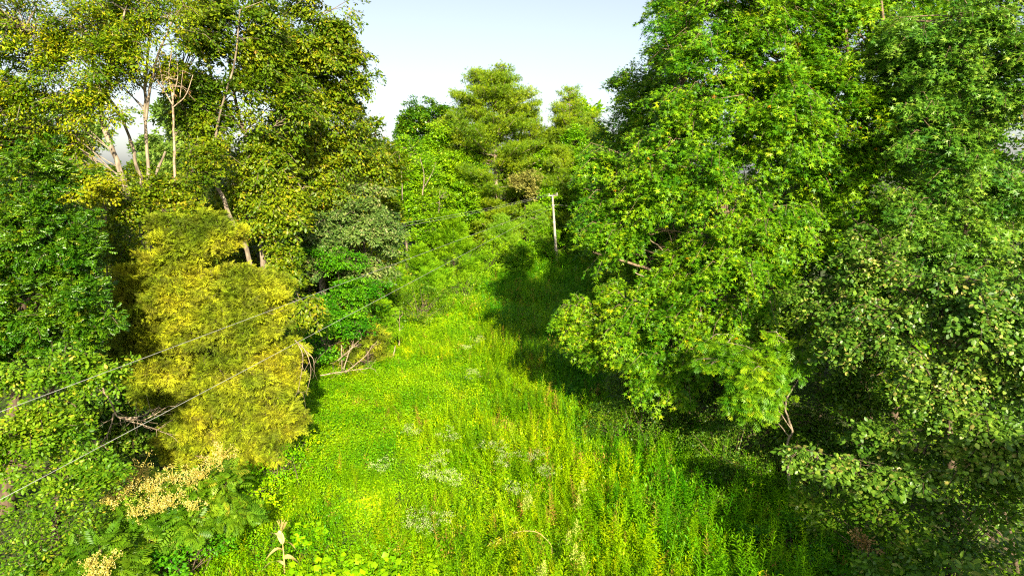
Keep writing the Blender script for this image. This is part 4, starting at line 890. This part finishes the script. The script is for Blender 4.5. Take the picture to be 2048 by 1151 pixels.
for (y0, y1, n, tm) in ((10, 28, 5200, LOW), (28, 44, 4200, LOW[:2]), (44, 82, 4500, LOWF)):
    x, y = meadow_points(n, y0, y1, g, 1.0, 1.6)
    for k, t_ in enumerate(tm):
        s = slice(k, None, len(tm)); tn = np.clip(.45 + .25 * nz2(x[s], y[s], 11, 3.0) + g.normal(size=len(x[s])) * .15, 0, 1)
        sow(ml, t_, x[s], y[s], g.uniform(.8, 1.3, len(x[s])), tn, g, .1)
o = ml.build('meadow_creeper', M['low']); tag(o, 'low leafy creeper covering the ground between the weeds', 'ground cover', kind='stuff')
msh = MB(); n = 2600  # leafy weeds along the shaded side, shade tone already in their colour
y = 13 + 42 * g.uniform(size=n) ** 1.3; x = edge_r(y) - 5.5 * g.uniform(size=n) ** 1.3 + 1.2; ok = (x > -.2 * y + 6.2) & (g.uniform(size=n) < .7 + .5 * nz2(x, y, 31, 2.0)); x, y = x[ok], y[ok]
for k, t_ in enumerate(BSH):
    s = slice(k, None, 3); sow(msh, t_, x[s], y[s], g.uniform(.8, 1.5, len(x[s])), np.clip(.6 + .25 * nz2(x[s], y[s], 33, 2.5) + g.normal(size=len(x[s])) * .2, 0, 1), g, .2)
o = msh.build('shade_weeds', M['shade_green']); tag(o, 'dense green leafy weeds in the shade along the right side of the meadow', 'weeds', kind='stuff')
# forest floor growth at both sides
mf = MB(); n = 7500
x = g.uniform(-34, 30, n); y = 9 + 66 * g.uniform(size=n) ** 1.3; ok = ((x < edge_l(y)) | (x > edge_r(y))) & (np.abs(x) < .95 * y + 3); x, y = x[ok], y[ok]
for k, t_ in enumerate(LOWF + LOW[:1]):
    s = slice(k, None, 3); sow(mf, t_, x[s], y[s], g.uniform(.9, 1.6, len(x[s])), np.clip(.3 + g.normal(size=len(x[s])) * .15, 0, 1), g)
o = mf.build('forest_floor_plants', M['elm']); tag(o, 'scrubby green undergrowth beneath the trees', 'undergrowth', kind='stuff')

# single plants that stand out of the meadow
def plant(name, label, cat, px, py, d, build, group=None):
    p = at(px, py, d); b = np.array([p[0], d, float(ground_h(p[0], d))]); r = empty(name, b); tag(r, label, cat, group); build(r, b); return r
def weed_parts(r, b, h, n, seed, kind):
    g = np.random.default_rng(seed); sb, lf, fl = MB(), MB(), MB()
    for k in range(n):
        q = b + np.array([g.normal() * .16, g.normal() * .16, 0]); e = q + np.array([g.normal() * .1, g.normal() * .1, h * g.uniform(.8, 1.1)])
        tubes(sb, [[q, (q + e) / 2 + g.normal(size=3) * .02, e]], [[.008, .006, .003]], 4, .3)
        m = 46; t = g.uniform(.1, .95, m); P = q + (e - q) * t[:, None]; a = g.uniform(0, 2 * pi, m); D = np.stack([np.cos(a), np.sin(a), g.uniform(0, .7, m)], 1)
        place(lf, LANCE, P, D, g.normal(size=(m, 3)) * .3 + [0, 0, 1], .17 * (1.15 - .7 * t) * g.uniform(.8, 1.2, m), g.uniform(.2, .7, m))
        if kind == 'white' and k >= 0:
            for _k in range(4):
                c = e + g.normal(size=3) * [.13, .13, .07]; m = 18; P = c + g.normal(size=(m, 3)) * [.055, .055, .02]; fl = MB() if _k == 0 else fl; place(fl, RHOMB, P, g.normal(size=(m, 3)), g.normal(size=(m, 3)) * .4 + [0, -.2, 1], .03, g.uniform(0, 1, m))
            fl.build('flower_head', M['white'], r, origin=b)
        if kind == 'plume':
            fl = MB(); m = 150; t = g.uniform(0, 1, m); L = .42; P = e + np.stack([np.zeros(m), np.zeros(m), (t - .5) * L], 1) + g.normal(size=(m, 3)) * (.085 * (1.1 - t))[:, None] * [1, 1, .4]
            place(fl, RHOMB, P, g.normal(size=(m, 3)) + [0, 0, .8], g.normal(size=(m, 3)), .045, g.uniform(.0, .8, m)); fl.build('plume', M['plume'], r, origin=b)
    sb.build('stems', M['meadow'], r, origin=b); lf.build('leaves', M['meadow'], r, origin=b)
WH = [(1090, 925, 'foremost on the right'), (880, 905, 'in the middle of the field'), (862, 935, 'lower middle'), (905, 935, 'dense cluster, middle'), (770, 925, 'left of the dense cluster'), (985, 880, 'right of the dense cluster'), (835, 850, 'above the dense cluster'), (820, 1035, 'low, near the bottom'),
      (935, 690, 'far up the field'), (960, 680, 'far up beside the shadow edge'), (900, 860, 'upper cluster'), (1030, 960, 'at the shadow edge'), (1010, 905, 'right middle'), (890, 950, 'lower cluster'), (880, 1030, 'front, centre'), (940, 745, 'upper middle'), (860, 1045, 'front, left'), (1060, 900, 'right edge of the sunlit strip')]
for k, (px, py, w) in enumerate(WH):
    # py is the flower height; put the foot on the ground below
    ang = PITCH + math.atan((py - CY) / FPX); d = (CAMZ - 1.15) / math.tan(ang)
    plant('flowering_weed', 'white-flowered weed clump in the meadow, ' + w, 'weed', px, py, d, lambda r, b, k=k: weed_parts(r, b, 1.15, 5, 300 + k, 'white'), 'white-flowered weeds in the meadow')
PLM = [(1128, 1100, 'tall, by the bottom edge'), (1148, 1050, 'above the tallest one'), (1085, 1130, 'leftmost at the bottom'), (1185, 985, 'alone in the shaded green'), (1060, 975, 'at the shadow edge')]
for k, (px, py, w) in enumerate(PLM):
    ang = PITCH + math.atan((py - CY) / FPX); d = (CAMZ - 1.3) / math.tan(ang)
    plant('goldenrod', 'pale-plumed goldenrod, ' + w, 'weed', px, py, d, lambda r, b, k=k: weed_parts(r, b, 1.3, 2, 330 + k, 'plume'), 'goldenrods in the meadow')
SP = [(1090, 640), (1078, 655), (1120, 665), (1062, 648), (884, 640), (892, 646), (876, 650), (1088, 720), (1050, 760), (1062, 775), (1010, 740), (1145, 800), (1180, 800), (1195, 880), (1100, 800), (905, 655), (1030, 700)]
SPO = []
for k, (px, py) in enumerate(SP):
    ang = PITCH + math.atan((py - CY) / FPX); d = (CAMZ - 1.3) / math.tan(ang)
    SPO.append(1); plant('spire_weed', 'x', 'weed', px, py, d, lambda r, b, k=k: weed_parts(r, b, 1.7, 2, 360 + k, 'none'), 'tall spiky weeds')
relabel([o for o in scene.objects if o.name.startswith('spire_weed')], 'tall spiky green weeds standing above the meadow')

def corn(r, b):
    g = np.random.default_rng(5); sb = MB(); H = 1.5
    p = add_path(sb, [b, b + [.02, 0, H * .5], b + [-.01, 0, H]], [.022, .018, .008], 7); sb.build('stalk', M['corn'], r, origin=b)
    LV = [(.35, -1, .75, .55), (.45, .95, .8, .7), (.62, -.8, .6, .5), (.7, .55, .85, .2), (.85, -.5, .5, .15), (.95, .35, .6, .1), (1.0, -.15, .5, 0), (.75, -.2, .6, .1)]
    for k, (f, dx, L, dr) in enumerate(LV):
        s = b + np.array([0, 0, H * f]); d = np.array([dx, g.uniform(-.5, .2), 0.]); up = np.array([0, 0, 1.0]); n = 9; lb = MB(); V = []
        for q in range(n):
            t = q / (n - 1); c = s + d * L * (t ** 1.2) * .85 + up * L * (.75 * t - (.55 + dr) * t * t * (1 if dr > .15 else .3)); w = .075 * math.sin(pi * min(1, t * .9 + .08)) ** .7 * (1 - t * .3)
            sd_ = unit(np.cross(d, up)) * w + np.array([w * .5, 0, 0]) ; tw = math.sin(t * 4 + k) * .5
            V += [c - sd_ + [0, 0, tw * w], c + [0, 0, -.012], c + sd_ - [0, 0, tw * w]]
        F = [(3 * i + j, 3 * i + j + 1, 3 * i + j + 4, 3 * i + j + 3) for i in range(n - 1) for j in (0, 1)]
        lb.add(V, np.array(F), g.uniform(.2, 1)); lb.build('leaf', M['corn'], r, origin=b)
    tb = MB(); A = []
    for k in range(7): e = b + [0, 0, H]; a = g.uniform(0, 6.3); A.append([e, e + [math.cos(a) * .04, math.sin(a) * .04, .15], e + [math.cos(a) * .1, math.sin(a) * .1, .28]])
    tubes(tb, A, np.full((7, 3), .006), 4); tb.build('tassel', M['corn'], r, origin=b)
plant('corn_stalk', 'dry straw-coloured corn stalk with curling leaves at the bottom edge', 'corn plant', 570, 1170, 16.6, corn)
def arch(r, b):
    mb = MB(); P = [at(1090, 1075, 17.6), at(1070, 1062, 17.5), at(1040, 1062, 17.4), at(1010, 1072, 17.3), at(985, 1085, 17.2)]
    pts = np.array([b, (b + P[0]) / 2 + [.12, 0, .15]] + P); p = add_path(mb, pts, np.linspace(.014, .006, len(pts)), 5); mb.build('stem', M['corn'], r, origin=b)
    g = np.random.default_rng(8); fl = MB(); m = 900; t = g.integers(len(p) // 2 + 4, len(p), m); P2 = p[t] + g.normal(size=(m, 3)) * [.07, .07, .05] - np.stack([0 * t, 0 * t, g.uniform(0, .12, m)], 1)
    place(fl, RHOMB, P2, g.normal(size=(m, 3)) + [-.8, 0, -.5], g.normal(size=(m, 3)) + [0, 0, 1], .06, g.uniform(0, 1, m)); fl.build('plume', M['yel'], r, origin=b)
plant('bent_goldenrod', 'yellow plume bent over in a long arch near the bottom centre', 'weed', 1100, 1120, 17.7, arch)
def gourd(seed, rr, nl):
    def f(r, b):
        g = np.random.default_rng(seed); lb, sb = MB(), MB(); n = nl; a = g.uniform(0, 6.3, n); q = rr * g.uniform(0, 1, n) ** .5
        P = b + np.stack([np.cos(a) * q, np.sin(a) * q * .8, g.uniform(.35, .62, n)], 1)
        place(lb, STAR5, P, np.stack([np.cos(a), np.sin(a), -.2 + 0 * a], 1) + g.normal(size=(n, 3)) * .5, g.normal(size=(n, 3)) * .22 + [0, -.25, 1], .21 * g.uniform(.7, 1.2, n), g.uniform(.5, 1, n))
        F0 = P.copy(); F0[:, 2] = b[2]; tubes(sb, np.stack([F0, P], 1), np.full((n, 2), .006), 4, .3)
        lb.build('leaves', M['low'], r, origin=b); sb.build('stems', M['low'], r, origin=b)
    return f
_a = [radians(v) for v in (-150, -115, -80, -45, -20, 0, 20, 45, 80, 115, 150)]
STAR5 = T([(0, .3, .03)] + [(math.sin(a) * l, .45 + math.cos(a) * l, -.04) for a, l in zip(_a, (.42, .36, .5, .38, .46, .55, .46, .38, .5, .36, .42))] , [(0, 1 + k, 2 + k, 2 + k) for k in range(10)])
def placeq(f): return f
_v, _f = STAR5; STAR5 = (_v, _f[:, :3])
GP = 'broad-leaved gourd plants along the bottom edge'
plant('gourd_plant', 'broad lime gourd leaves right of the dry corn stalk', 'plant', 650, 1120, 16.4, gourd(1, .95, 150), GP)
plant('gourd_plant', 'broad lime gourd leaves at the bottom edge, between corn stalk and bent plume', 'plant', 745, 1130, 16.3, gourd(2, .8, 110), GP)
plant('gourd_plant', 'small cluster of pale lobed leaves just above the corn stalk', 'plant', 615, 1055, 18.2, gourd(3, .4, 36), GP)
plant('gourd_plant', 'small lobed-leaf plant at the bottom edge below the bent plume', 'plant', 890, 1125, 16.6, gourd(4, .35, 28), GP)
print('TRIS', TOTAL)
